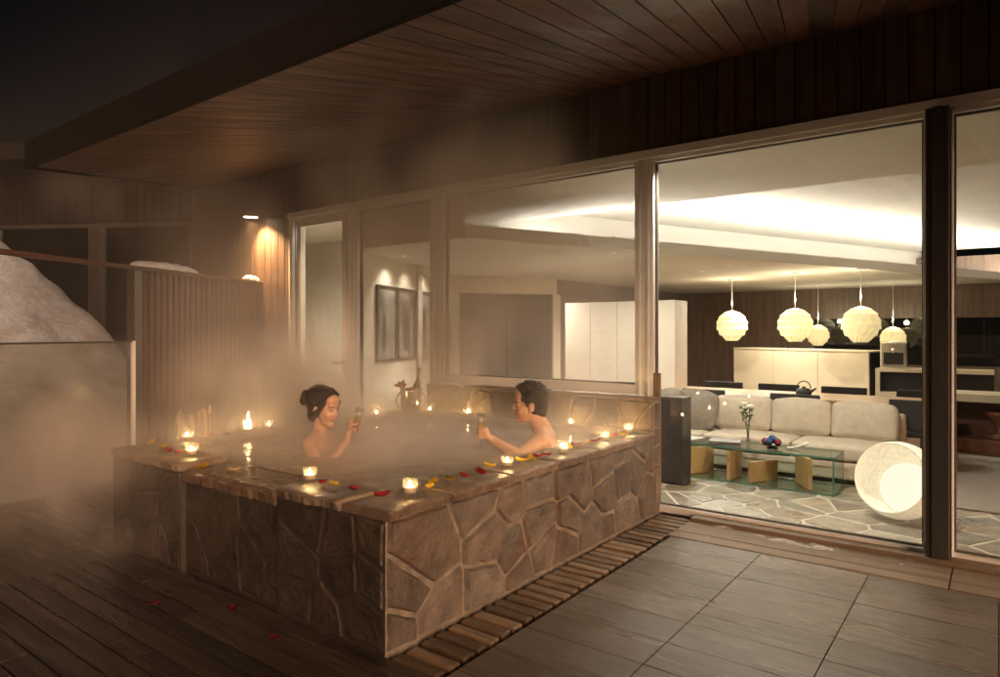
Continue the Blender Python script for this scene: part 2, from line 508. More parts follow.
def paving(bm, cols, W, H, n, O, U, V, rnd, gap=0.022, thick=0.016, tones=None, amp=0.006, round_=0.012, step=0.05, relief=0.0):
    """irregular stones standing proud of the mortar plane O + uU + vV"""
    O, U, V = Vector(O), Vector(U), Vector(V)
    N = U.cross(V)
    for poly in cells(W, H, n, rnd, gap):
        poly = roughen(poly, rnd, step, amp)
        if len(poly) < 3: continue
        cx = sum(p[0] for p in poly) / len(poly)
        cy_ = sum(p[1] for p in poly) / len(poly)
        h = thick * rnd.uniform(0.6, 1.3)
        tx, ty = rnd.uniform(-0.02, 0.02), rnd.uniform(-0.02, 0.02)
        lo, hi = [], []
        for x, y in poly:
            d = math.hypot(x - cx, y - cy_) or 1
            k = max(0.0, 1 - round_ / d)
            X, Y = cx + (x - cx) * k, cy_ + (y - cy_) * k
            lo.append(bm.verts.new(O + U * x + V * y))
            hi.append(bm.verts.new(O + U * X + V * Y + N * max(0.002, h + tx * (X - cx) + ty * (Y - cy_))))
        m = len(poly)
        g = rnd.uniform(0.72, 1.25)
        wv = rnd.uniform(-0.07, 0.07)
        c = (g * (1 + wv), g, g * (1 - wv * 0.8))
        k0 = len(bm.faces)
        top = bm.faces.new(hi)
        for i in range(m):
            bm.faces.new((lo[i], lo[(i + 1) % m], hi[(i + 1) % m], hi[i]))
        if relief:
            t = bmesh.ops.poke(bm, faces=[top])
            es = set()
            for f in t['faces']: es.update(f.edges)
            inner = [e for e in es if not (e.verts[0] in set(hi) and e.verts[1] in set(hi))]
            d = bmesh.ops.subdivide_edges(bm, edges=inner, cuts=4, use_grid_fill=True)
            hs, ls = set(hi), set(lo)
            sd_ = rnd.uniform(0, 50)
            seen = set()
            for v in [x for x in d['geom_inner'] if isinstance(x, bmesh.types.BMVert)] + list(t['verts']):
                if v in seen or not v.is_valid: continue
                seen.add(v)
                q = v.co
                h_ = 0.55 * noise.noise(q * 7 + Vector((sd_, 0, 0))) + 0.35 * noise.noise(q * 19 + Vector((0, sd_, 0))) + 0.2 * noise.noise(q * 48)
                h_ = round(h_ * 3.2) / 3.2 * 0.55 + h_ * 0.45
                v.co = q + N * (relief * h_)
        cols.extend([c] * (len(bm.faces) - k0))

# ================================================================== GROUND AND FLOORS
bm = B()
bmesh.ops.create_grid(bm, x_segments=2, y_segments=2, size=400)
for v in bm.verts: v.co.z = -0.12
struct('ground', bm, M_['ground'])

def boards(bm, cols, rnd, x0, x1, y0, y1, z0, z1, pitch, gap, axis='x', lens=None, bev=0.003, lo=0.7, hi=1.3, zj=0.0):
    """boards side by side; axis = the direction a board runs"""
    a0, a1 = (y0, y1) if axis == 'x' else (x0, x1)
    n = int(round((a1 - a0) / pitch))
    for i in range(n):
        p, q = a0 + i * pitch, a0 + (i + 1) * pitch - gap
        L0, L1 = (x0, x1) if axis == 'x' else (y0, y1)
        cuts = [L0]
        if lens:
            s = L0 - rnd.uniform(0, lens)
            while s < L1:
                s += lens
                if L0 + 0.2 < s < L1 - 0.2: cuts.append(s)
        cuts.append(L1)
        for c0, c1 in zip(cuts, cuts[1:]):
            k = len(bm.faces)
            dz = rnd.uniform(-zj, zj)
            if axis == 'x': box(bm, c0, c1 - gap, p, q, z0, z1 + dz, bev=bev)
            else: box(bm, p, q, c0, c1 - gap, z0, z1 + dz, bev=bev)
            g = rnd.uniform(lo, hi)
            wv = rnd.uniform(-0.06, 0.06)
            cols.extend([(g * (1 + wv), g, g * (1 - wv))] * (len(bm.faces) - k))

rnd = random.Random(11)
bm = B(); cols = []
boards(bm, cols, rnd, -4.42, -1.812, -0.6, 1.985, -0.03, 0.0, 0.113, 0.006, 'x', 1.9, bev=0.004, lo=0.65, hi=1.35, zj=0.0015)
o = struct('deck', bm, M_['deck']); set_cols(o, cols)
bm = B(); cols = []
boards(bm, cols, rnd, -6.35, -4.43, -0.6, 4.88, -0.03, -0.002, 0.32, 0.005, 'y', None, bev=0.004, lo=0.8, hi=1.2)
o = struct('deck_border', bm, M_['deck']); set_cols(o, cols)
bm = B(); box(bm, -6.5, -1.8, -0.7, 2.0, -0.10, -0.034); box(bm, -6.5, -4.72, 2.001, 4.9, -0.10, -0.034); struct('deck_base', bm, M_['joint'])
# grained tiles, laid in a grid
bm = B(); cols = []
y = 4.352
r = 0
while y > -0.8:
    x = -1.80
    while x < 4.1:
        k = len(bm.faces)
        x1 = x + 0.6
        joint = 0.004
        box(bm, x + joint / 2, x1 - joint / 2, y - 0.25 + 0.003, y - 0.001, -0.03, rnd.uniform(-0.0008, 0.0008), bev=0.0025)
        g = rnd.uniform(0.78, 1.22); wv = rnd.uniform(-0.04, 0.04)
        cols.extend([(g * (1 + wv), g, g * (1 - wv))] * (len(bm.faces) - k))
        x = x1
    y -= 0.25
o = struct('terrace_tiles', bm, M_['tile']); set_cols(o, cols)
bm = B(); box(bm, -1.81, 4.2, -0.9, 4.36, -0.10, -0.034); struct('terrace_base', bm, M_['joint'])
# slatted drain along the tub
bm = B(); cols = []
y = 2.0
while y < 4.86:
    k = len(bm.faces)
    wd = rnd.uniform(0.060, 0.078)
    box(bm, -2.085, -1.83, y, y + wd, -0.03, rnd.uniform(-0.004, 0.004), Matrix.Translation((0, 0, 0)), bev=0.008)
    g = rnd.uniform(0.45, 1.5)
    cols.extend([(g, g * 0.97, g * 0.92)] * (len(bm.faces) - k))
    y += wd + 0.022
o = obj('drain_grate', bm, M_['drain']); set_cols(o, cols)
tag(o, 'wet brown slatted wooden drain grate running along the stone tub', 'drain grate')
bm = B(); box(bm, -2.115, -1.812, 1.986, 4.9, -0.10, -0.045); struct('drain_base', bm, M_['joint'])
# timber strip under the windows
bm = B()
for yy, zz in ((4.362, 0.004), (4.50, 0.006), (4.64, 0.004)):
    box(bm, -1.826, -0.22, yy, yy + 0.132, -0.03, zz, bev=0.004)
    box(bm, -0.214, 4.1, yy, yy + 0.132, -0.03, zz + 0.002, bev=0.004)
box(bm, -1.826, 4.1, 4.775, 4.905, -0.03, 0.03, bev=0.004)
struct('window_strip_paving', bm, M_['sill'])

# ================================================================== HOT TUB
TX0, TX1, TY0, TY1 = -4.72, -2.12, 2.0, 4.79
TOP, WAT = 0.63, 0.598
tub = empty('hot_tub', (0, 0, 0), 0, 'raised stone bath clad in irregular flagstones with pale mortar, full of steaming water', 'hot tub')
IX0, IX1, IY0, IY1 = -4.42, -2.40, 2.29, 4.53
bm = B()
NX0, NX1 = -3.84, -2.90          # the spillway gap in the front wall
box(bm, IX1, TX1, TY0, TY1, -0.1, TOP - 0.05)
box(bm, TX0, IX0, TY0, TY1, -0.1, TOP - 0.05)
box(bm, NX1, IX1 - 0.001, TY0, IY0, -0.1, TOP - 0.05)
box(bm, IX0 + 0.001, NX0, TY0, IY0, -0.1, TOP - 0.05)
box(bm, NX0 + 0.001, NX1 - 0.001, TY0 + 0.03, IY0 - 0.001, -0.1, 0.545)
box(bm, IX0 + 0.001, IX1 - 0.001, IY1, TY1, -0.1, TOP - 0.05)
o = obj('wall', bm, [M_['mortar'], M_['wetmortar']], tub)
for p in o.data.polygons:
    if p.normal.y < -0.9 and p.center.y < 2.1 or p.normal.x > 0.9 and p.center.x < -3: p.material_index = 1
bm = B()
box(bm, IX0 + 0.002, IX1 - 0.002, IY0 + 0.002, IY1 - 0.002, 0.0, 0.06)
for a in ((IX0 + .001, IX0 + .02, IY0, IY1), (IX1 - .02, IX1 - .001, IY0, IY1)): box(bm, *a, 0.061, 0.574)
for a in ((IX0 + .021, IX1 - .021, IY0 + .001, IY0 + .02), (IX0 + .021, IX1 - .021, IY1 - .02, IY1 - .001)): box(bm, *a, 0.061, 0.54)
obj('basin', bm, M_['basin'], tub)
rnd = random.Random(5)
def clad(name, W, H, n, O, U, V, seed, gap=0.02, thick=0.023, **k):
    bm = B(); cols = []
    if U[0] > 0: thick = 0.006
    paving(bm, cols, W, H, n, O, U, V, random.Random(seed), gap * 0.85, thick, relief=0.011, **k)
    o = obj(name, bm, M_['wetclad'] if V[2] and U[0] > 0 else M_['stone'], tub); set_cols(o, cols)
    return o
clad('cladding', TY1 - TY0, 0.585, 28, (TX1, TY0, 0.0), (0, 1, 0), (0, 0, 1), 23, gap=0.024)
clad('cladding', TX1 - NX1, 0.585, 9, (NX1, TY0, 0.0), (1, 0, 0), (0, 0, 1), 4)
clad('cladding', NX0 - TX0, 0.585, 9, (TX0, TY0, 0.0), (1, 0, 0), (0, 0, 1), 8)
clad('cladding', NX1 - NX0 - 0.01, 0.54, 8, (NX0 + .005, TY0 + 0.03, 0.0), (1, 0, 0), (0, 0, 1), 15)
clad('cladding', TY1 - TY0, 0.585, 22, (TX0, TY1, 0.0), (0, -1, 0), (0, 0, 1), 31)

def coping(name, x0, x1, y0, y1, zt, th, run, seed, out_sides, over=0.03):
    """rough slabs in a row: uneven top, chipped outer edge, open joints"""
    rn = random.Random(seed)
    bm = B(); cols = []
    L0, L1 = (x0, x1) if run == 'x' else (y0, y1)
    cuts = [L0]
    while L1 - cuts[-1] > 0.75: cuts.append(cuts[-1] + rn.uniform(0.36, 0.62))
    cuts.append(L1)
    for c0, c1 in zip(cuts, cuts[1:]):
        c1 -= 0.006
        nl = max(3, int((c1 - c0) / 0.022)); nw = 10
        w0, w1 = (y0, y1) if run == 'x' else (x0, x1)
        dz = rn.uniform(-0.004, 0.003)
        g = rn.uniform(0.72, 1.3); wv = rn.uniform(-0.06, 0.06)
        nf = len(bm.faces)
        grid = {}
        for i in range(nl + 1):
            for j in range(nw + 1):
                s = c0 + (c1 - c0) * i / nl
                t = j / nw
                e0 = -over if 'lo' in out_sides else 0
                e1 = over if 'hi' in out_sides else 0
                j0 = e0 + (0.020 * nz(s, 1.7, seed, 9) + 0.016 * nz(s, 5.1, seed, 31)) * (1 if 'lo' in out_sides else 0.3)
                j1 = e1 + (0.020 * nz(s, 8.7, seed, 9) + 0.016 * nz(s, 3.1, seed, 31)) * (1 if 'hi' in out_sides else 0.3)
                wq = (w0 + j0) + (w1 + j1 - w0 - j0) * t
                z = zt + dz + 0.005 * nz(s, wq, seed, 6) + 0.003 * nz(s, wq, seed, 22)
                if j in (0, nw): z -= 0.008 + 0.006 * abs(nz(s, j, seed, 40))
                if i in (0, nl): z -= 0.004
                P = (s, wq) if run == 'x' else (wq, s)
                grid[i, j, 1] = bm.verts.new((P[0], P[1], z))
                k = 0.012 * nz(s, t * 3, seed + 3, 25)
                ins = 0.012 if (j == 0 and 'lo' in out_sides) else (-0.012 if (j == nw and 'hi' in out_sides) else 0)
                P = (s, wq + ins + k) if run == 'x' else (wq + ins + k, s)
                grid[i, j, 0] = bm.verts.new((P[0], P[1], zt - th + 0.004 * nz(s, wq, seed, 30))) if (i in (0, nl) or j in (0, nw)) else None
        for i in range(nl):
            for j in range(nw):
                f = bm.faces.new((grid[i, j, 1], grid[i + 1, j, 1], grid[i + 1, j + 1, 1], grid[i, j + 1, 1])); f.smooth = True
            for j, flip in ((0, False), (nw, True)):
                q = (grid[i, j, 0], grid[i + 1, j, 0], grid[i + 1, j, 1], grid[i, j, 1])
                bm.faces.new(q[::-1] if flip else q)
        for j in range(nw):
            for i in (0, nl):
                bm.faces.new((grid[i, j, 0], grid[i, j + 1, 0], grid[i, j + 1, 1], grid[i, j, 1]))
        bmesh.ops.recalc_face_normals(bm, faces=bm.faces[nf:])
        cols.extend([(g * (1 + wv), g, g * (1 - wv))] * (len(bm.faces) - nf))
    o = obj(name, bm, M_['coping'], tub); set_cols(o, cols)
    return o
coping('coping', IX1, TX1, TY0, TY1 - 0.01, TOP, 0.048, 'y', 3, ('hi',))
coping('coping', TX0, IX0, TY0, TY1 - 0.01, TOP, 0.048, 'y', 7, ('lo',))
coping('coping', NX1, IX1 - 0.004, TY0, IY0, TOP, 0.048, 'x', 9, ('lo',))
coping('coping', IX0 + 0.004, NX0, TY0, IY0, TOP, 0.048, 'x', 12, ('lo',))
coping('coping', IX0 + 0.004, IX1 - 0.004, IY1, TY1 - 0.01, TOP, 0.048, 'x', 14, ())
coping('spillway', NX0 + 0.006, NX1 - 0.006, TY0 + 0.02, IY0 + 0.02, 0.588, 0.06, 'x', 21, ('lo',)).data.materials[0] = M_['wetstone']
# stone wall behind the tub under the picture window
bm = B(); box(bm, -4.50, TX1, TY1 + 0.012, 4.90, -0.05, 0.868); obj('back_wall', bm, M_['mortar'], tub)
bm = B(); cols = []
paving(bm, cols, 2.38, 0.24, 12, (-4.50, TY1 + 0.010, 0.63), (1, 0, 0), (0, 0, 1), random.Random(41), 0.014, 0.012, relief=0.008)
paving(bm, cols, 0.095, 0.86, 4, (TX1, TY1 + 0.012, 0.0), (0, 1, 0), (0, 0, 1), random.Random(43), 0.012, 0.012)
o = obj('back_cladding', bm, M_['stone'], tub); set_cols(o, cols)
coping('back_coping', -4.50, TX1, TY1 + 0.002, 4.905, 0.895, 0.03, 'x', 17, ())
# water
bm = B()
nxg, nyg = 90, 100
vs = [[bm.verts.new((IX0 + 0.02 + (IX1 - IX0 - 0.04) * i / nxg, IY0 + 0.02 + (IY1 - IY0 - 0.04) * j / nyg,
       WAT + 0.0022 * nz(i * 0.09, j * 0.13, 2) + 0.0010 * nz(i * 0.3, j * 0.42, 5))) for j in range(nyg + 1)] for i in range(nxg + 1)]
for i in range(nxg):
    for j in range(nyg):
        bm.faces.new((vs[i][j], vs[i + 1][j], vs[i + 1][j + 1], vs[i][j + 1])).smooth = True
o = obj('bath_water', bm, M_['water']); o['kind'] = 'structure'
bm = B()
vs = []
for i in range(61):
    row = []
    for j in range(26):
        x = NX0 + 0.012 + (NX1 - NX0 - 0.024) * i / 60
        yy = IY0 + 0.012 - (IY0 - TY0 - 0.01) * j / 25
        z = 0.5965 - 0.0015 * j / 25 + 0.003 * nz(x, yy, 1, 18)
        row.append(bm.verts.new((x, yy, z)))
    vs.append(row)
for i in range(60):
    for j in range(25):
        bm.faces.new((vs[i][j], vs[i][j + 1], vs[i + 1][j + 1], vs[i + 1][j])).smooth = True
o = obj('spilling_water', bm, M_['spill']); o['kind'] = 'structure'

# ================================================================== HOUSE
house = empty('house', (0, 0, 0), 0, 'dark timber house with a long glazed front, wooden soffit and lit rooms behind', 'house')
FY = 4.914
rnd = random.Random(2)
# cladding above the windows and to the left of the door
bm = B(); cols = []
boards(bm, cols, rnd, -9.12, 4.05, FY - 0.02, FY + 0.02, 0, 0, 99, 0, 'y')
x = -9.12
while x < 4.0:
    k = len(bm.faces)
    z0 = 2.83 if x > -6.93 else -0.1
    box(bm, x, x + 0.128, FY - 0.012, FY + 0.02, z0, 3.46, bev=0.004)
    g = rnd.uniform(0.80, 1.16); wv = rnd.uniform(-0.05, 0.05)
    cols.extend([(g * (1 + wv), g, g * (1 - wv))] * (len(bm.faces) - k))
    x += 0.1355
o = obj('wall_cladding', bm, M_['cladding'], house); set_cols(o, cols)
bm = B(); box(bm, -9.12, 4.05, FY + 0.021, FY + 0.08, 2.812, 3.5); box(bm, -9.12, -6.88, FY + 0.021, FY + 0.08, -0.1, 2.811)
obj('wall', bm, M_['joint'], house)
# soffit boards, laid a little askew as in the photograph
EY, EZ, WZ = 1.85, 2.62, 3.41
bm = B(); cols = []
x = -9.3
sk = -0.204
def soffit_pt(px, yy, dz=0.0):
    t = (yy - EY) / (FY - EY)
    return (px + sk * (yy - FY), yy, EZ + (WZ - EZ) * t + dz)
while x < 4.3:
    wd = 0.1355
    g = rnd.uniform(0.6, 1.35); wv = rnd.uniform(-0.08, 0.08)
    nf = len(bm.faces)
    def y_start(q):
        # where the board leaves the hip line that runs from (-5.7, EY) to (-8.9, FY)
        h = -3.2 / (FY - EY)
        yy = (q - sk * FY + 5.7 + h * EY) / (h - sk)
        return min(max(yy, EY), FY - 0.02)
    a, b = x + 0.003, x + wd - 0.003
    if b > -8.85:
        cor = ((a, y_start(a)), (b, y_start(b)), (b, FY - 0.013), (a, FY - 0.013))
        lo = [bm.verts.new(soffit_pt(q, yy, 0.0)) for q, yy in cor]
        hi = [bm.verts.new(soffit_pt(q, yy, 0.02)) for q, yy in cor]
        bm.faces.new(lo[::-1]); bm.faces.new(hi)
        for i in range(4): bm.faces.new((lo[i], lo[(i + 1) % 4], hi[(i + 1) % 4], hi[i]))
    cols.extend([(g * (1 + wv), g, g * (1 - wv))] * (len(bm.faces) - nf))
    x += wd
o = obj('soffit', bm, M_['cedar'], house); set_cols(o, cols)
bm = B()
lo = [bm.verts.new(v) for v in ((-5.68, EY, EZ + 0.021), (5.0, EY, EZ + 0.021), (5.0, FY, WZ + 0.021), (-8.88, FY, WZ + 0.021))]
hi = [bm.verts.new(v) for v in ((-5.68, EY, 2.79), (5.0, EY, 2.79), (5.0, FY, 3.75), (-8.88, FY, 3.75))]
bm.faces.new(lo[::-1]); bm.faces.new(hi)
for i in range(4): bm.faces.new((lo[i], lo[(i + 1) % 4], hi[(i + 1) % 4], hi[i]))
prism(bm, [(-9.4, FY + 0.001), (5.0, FY + 0.001), (5.0, 16.2), (-9.4, 16.2)], 3.52, 3.76)
obj('roof', bm, M_['aludark'], house)
bm = B()
box(bm, -5.74, 5.2, EY - 0.035, EY - 0.002, EZ - 0.02, 2.80, bev=0.004)
hp = [Vector((-5.70, EY - 0.001, 0)), Vector((-8.92, FY, 0))]
hn = Vector((-(hp[1] - hp[0]).y, (hp[1] - hp[0]).x, 0)).normalized() * 0.03
v8 = [bm.verts.new(p + o_ + Vector((0, 0, z))) for z_ in (0, 1) for p, za, zb in ((hp[0], EZ - 0.02, 2.80), (hp[1], WZ - 0.02, 3.78)) for o_, z in ((Vector((0, 0, 0)), (za, zb)[z_]), (-hn * -1, (za, zb)[z_]))]
for q in ((0, 1, 3, 2), (4, 6, 7, 5), (0, 2, 6, 4), (1, 5, 7, 3), (0, 4, 5, 1), (2, 3, 7, 6)): bm.faces.new([v8[i] for i in q])
bmesh.ops.recalc_face_normals(bm, faces=bm.faces[:])
obj('fascia', bm, M_['fasciawood'], house)

# --- windows of the long front
def frame_rect(bm, x0, x1, z0, z1, y0, y1, w, sill=None, top=None, wr=None):
    sill = sill or w
    top = top or w
    wr = wr or w
    box(bm, x0, x0 + w, y0, y1, z0, z1, bev=0.003)
    box(bm, x1 - wr, x1, y0, y1, z0, z1, bev=0.003)
    box(bm, x0 + w, x1 - wr, y0 + 0.002, y1 - 0.002, z1 - top, z1, bev=0.003)
    box(bm, x0 + w, x1 - wr, y0 + 0.002, y1 - 0.002, z0, z0 + sill, bev=0.003)

def window(x0, x1, z0, z1, pane, label, wf=0.05, name='window', sill=None, top=0.03, wr=None):
    wr = wr or wf
    bm = B()
    frame_rect(bm, x0, x1, z0, z1, FY - 0.02, FY + 0.085, wf, sill, top, wr)
    # a raised bead gives each member its bright and dark line
    box(bm, x0 + wf * 0.36, x0 + wf * 0.56, FY - 0.034, FY - 0.021, z0, z1, bev=0.003)
    if wr > 0.03: box(bm, x1 - wr * 0.56, x1 - wr * 0.36, FY - 0.034, FY - 0.021, z0, z1, bev=0.003)
    s = wf
    f = obj(name, bm, M_['alu'], house)
    f['label'] = label
    bm = B()
    frame_rect(bm, x0 + s + .001, x1 - wr - .001, z0 + (sill or s) + .001, z1 - top - .001, FY + 0.022, FY + 0.06, 0.010)
    obj('gasket', bm, M_['aludark'], f)
    bm = B()
    box(bm, x0 + s + 0.005, x1 - wr - 0.005, FY + 0.036, FY + 0.044, z0 + (sill or s) * 0.9, z1 - top - 0.005)
    obj('pane', bm, M_[pane], f)
    return f
ZH = 2.80
# head rail across all of them
bm = B(); box(bm, -6.86, 4.05, FY - 0.045, FY + 0.09, ZH - 0.035, ZH + 0.03, bev=0.004); obj('head_rail', bm, M_['alu'], house)
ZW = ZH - 0.036
d = window(-6.86, -5.72, 0.0, ZW, 'pane', 'narrow glazed door with a lever handle', 0.07, 'glass_door')
bm = B(); frame_rect(bm, -6.74, -5.84, 0.075, ZW - 0.035, FY + 0.008, FY + 0.075, 0.075); obj('door_leaf', bm, M_['alu'], d)
bm = B(); box(bm, -5.905, -5.865, FY - 0.006, FY + 0.007, 0.93, 1.10, bev=0.003); pipe(bm, [(-5.885, FY - 0.005, 1.05), (-5.885, FY - 0.05, 1.05), (-6.02, FY - 0.05, 1.05)], 0.011, 8); obj('handle', bm, M_['chrome'], d)
window(-5.718, -4.452, 0.0, ZW, 'lightmist', 'tall misted window showing framed pictures', 0.09)
window(-4.45, -2.246, 0.90, ZW, 'mistpane', 'wide misted window above the tub', 0.08)
window(-2.244, -0.36, 0.0, ZW, 'pane', 'large floor length window onto the sofa', 0.075, sill=0.05, wr=0.016)
window(-0.235, 2.4, 0.0, ZW, 'pane', 'floor length window at the right end', 0.016, sill=0.05)
bm = B(); box(bm, -0.359, -0.236, FY - 0.11, FY + 0.09, 0.0, ZH - 0.037, bev=0.006)
box(bm, -0.325, -0.27, FY - 0.122, FY - 0.111, 0.0, ZH - 0.037)
obj('steel_post', bm, M_['steel'], house)
bm = B(); box(bm, -2.166, -2.118, FY - 0.022, FY + 0.018, 0.055, 1.08, bev=0.004); obj('sliding_pull', bm, M_['sill'], house)

# --- the wing to the left, set at an angle
WM = Matrix.Translation((-9.13, 4.914, 0)) @ Matrix.Rotation(R(29.5), 4, 'Z')     # local -x runs along the wing
bm = B(); cols = []
xx = -6.0
while xx < 0:
    k = len(bm.faces)
    box(bm, xx, xx + 0.13, -0.01, 0.02, 2.98, 3.75, WM, bev=0.003)
    if xx < -5.4: pass
    g = rnd.uniform(0.7, 1.2)
    cols.extend([(g, g, g)] * (len(bm.faces) - k))
    xx += 0.1355
o = obj('wing_cladding', bm, M_['fasciawood'], house); set_cols(o, cols)
bm = B(); box(bm, -6.0, 0.1, 0.03, 0.12, 2.96, 3.75, WM); box(bm, -6.0, 0.1, 3.0, 3.1, -0.1, 3.75, WM); box(bm, -6.0, 0.1, 0.13, 3.0, 2.99, 3.05, WM)
obj('wing_wall', bm, M_['joint'], house)
bm = B(); box(bm, -6.5, 0.2, -0.6, 3.2, 3.76, 4.0, WM, bev=0.01); obj('wing_roof', bm, M_['fasciawood'], house)
for a, b in ((-1.42, 0.0), (-3.1, -1.55), (-5.0, -3.11)):
    bm = B()
    T = B(); frame_rect(T, a, b, 0.0, 2.96, -0.02, 0.06, 0.05); merge(bm, T, WM)
    f = obj('wing_window', bm, M_['steel'], house)
    bm = B(); box(bm, a + 0.04, b - 0.04, 0.018, 0.026, 0.04, 2.92, WM); obj('pane', bm, M_['darkpane'], f)
bm = B(); box(bm, -1.56, -1.41, -0.06, 0.08, 0.0, 2.94, WM, bev=0.004); obj('wing_post', bm, M_['steel'], house)

# --- rooms behind the glass
bm = B(); cols = []
paving(bm, cols, 6.6, 3.6, 270, (-6.0, 5.02, 0.0), (1, 0, 0), (0, 1, 0), random.Random(77), 0.018, 0.004, amp=0.006, round_=0.004)
o = struct('stone_floor', bm, M_['floorstone']); set_cols(o, cols)
bm = B(); box(bm, -9.0, 4.1, 5.0, 15.7, -0.1, 0.001); struct('grout_floor', bm, M_['grout'])
bm = B(); box(bm, -9.0, 4.1, 8.63, 15.6, 0.003, 0.008); struct('timber_floor', bm, M_['walnut'])
# ceilings: high one by the window, dropped one towards the kitchen
FA = Vector((-4.19, 5.0)); FB = Vector((0.42, 15.6))
bm = B(); prism(bm, [(-9.0, 5.0), (4.1, 5.0), (4.1, 6.83), (-9.0, 6.83)], 2.79, 3.06); prism(bm, [(-9.0, 6.832), (4.1, 6.832), (4.1, 15.7), (-9.0, 15.7)], 3.0, 3.06); obj('ceiling', bm, M_['ceil'], house)
ZB, ZT = 2.325, 2.42
bm = B(); prism(bm, [(FA.x, FA.y), (FB.x, FB.y), (-9.0, 15.6), (-9.0, 6.76), (-6.50, 6.76), (-5.82, 5.0)], ZB, ZT)
fd = (FB - FA).normalized(); fn = Vector((fd.y, -fd.x))
obj('dropped_ceiling', bm, M_['ceil'], house)
bm = B(); box(bm, -5.80, -4.20, 5.0, 5.03, ZT + 0.001, 2.789); obj('bulkhead', bm, pbr('bulkhead paint', (0.84, 0.82, 0.77), 0.8, var=0.03), house)
FM = Matrix.Translation((FA.x, FA.y, 0)) @ Matrix.Rotation(math.atan2(fd.y, fd.x), 4, 'Z')
FL = (FB - FA).length
bm = B(); box(bm, 0, FL, -0.014, -0.002, ZB - 0.002, ZT + 0.035, FM); obj('cove_lip', bm, M_['ceil'], house)
bm = B(); box(bm, 2.05, FL - 0.1, 0.16, 0.21, ZT + 0.004, ZT + 0.016, FM); box(bm, -5.6, -3.55, 7.10, 7.15, ZT + 0.004, ZT + 0.016)  # second strip is added out of sight to brighten the left recess
obj('cove_light', bm, M_['cove'], house)
bm = B(); box(bm, -5.6, -3.52, 6.90, 6.92, ZT + 0.001, 2.50); obj('added_baffle', bm, M_['ceil'], house)  # added unseen blocker keeping the second strip's light off the near ceiling
bm = B(); box(bm, 0.06, FL, 1.6, 1.65, ZT + 0.001, 2.999, FM); obj('cove_back', bm, M_['ceil'], house)
# walls
bm = B(); box(bm, -9.0, 4.1, 15.6, 15.7, 0, 2.86)
k = 0
obj('back_wall', bm, M_['walnut'], house)
bm = B(); box(bm, 4.0, 4.1, 5.0, 15.6, 0, 2.788); obj('side_wall', bm, M_['plaster'], house)
bm = B(); box(bm, -9.1, -9.0, 5.0, 15.7, 0, 2.86); obj('far_wall', bm, M_['plaster'], house)
PW = Matrix.Translation((-5.775, 5.0, 0)) @ Matrix.Rotation(math.atan2(0.93, -0.37), 4, 'Z')
bm = B(); box(bm, 0.0, 3.7, 0.0, 0.1, 0.002, ZB - 0.002, PW); box(bm, 0.003, 1.90, 0.003, 0.097, ZB - 0.001, 2.787, PW); obj('gallery_wall', bm, M_['plaster'], house)
bm = B(); box(bm, -8.99, -6.40, 6.66, 6.74, 0.002, 2.788); obj('lobby_wall', bm, M_['plaster'], house)
DW = Matrix.Translation((-7.15, 8.40, 0)) @ Matrix.Rotation(math.atan2(1.42, 0.90), 4, 'Z')
bm = B(); box(bm, -0.1, 1.75, -0.08, 0.0, 2.05, ZB - 0.002, DW); box(bm, 1.68, 1.82, -0.09, 0.02, 0.002, 2.048, DW); obj('doorway_bulkhead', bm, M_['plaster'], house)
for a, b in ((0.0, 0.82), (0.84, 1.66)):
    bm = B(); box(bm, a, b, -0.06, -0.02, 0.01, 2.045, DW, bev=0.004); obj('sliding_door', bm, M_['darkdoor'], house)
bm = B(); box(bm, -6.3, -6.2, 9.9, 15.55, 0.01, ZB - 0.002); obj('hall_wall', bm, M_['walnut'], house)

# ================================================================== KITCHEN AND DINING
bm = B(); box(bm, -3.2, 1.3, 15.585, 15.598, 0.75, 1.68); o = obj('splashback', bm, M_['blackglass'], house)
# island
ia, ib = Vector((-4.0, 12.68)), Vector((-1.60, 11.60))
idr = (ib - ia).normalized()
IM = Matrix.Translation((ia.x, ia.y, 0)) @ Matrix.Rotation(math.atan2(idr.y, idr.x), 4, 'Z')
IL = (ib - ia).length
isl = empty('kitchen_island', (0, 0, 0), 0, 'long cream kitchen island with tall flat front panels behind the dining table', 'kitchen island')
bm = B()
for i in range(3): box(bm, IL * i / 3 + 0.004, IL * (i + 1) / 3 - 0.004, 0.0, 0.03, 0.05, 1.085, IM, bev=0.002)
obj('front_panel', bm, M_['kitchen'], isl)
bm = B(); box(bm, 0.002, IL - 0.002, 0.031, 0.7, 0.0, 1.075, IM); obj('carcass', bm, M_['black'], isl)
bm = B(); box(bm, -0.01, IL + 0.01, -0.008, 0.72, 1.086, 1.105, IM, bev=0.003); obj('worktop', bm, M_['kitchen'], isl)
bm = B()
box(bm, 0.9, 0.925, 0.35, 0.375, 1.106, 1.36, IM)
obj('tap', bm, M_['black'], isl)
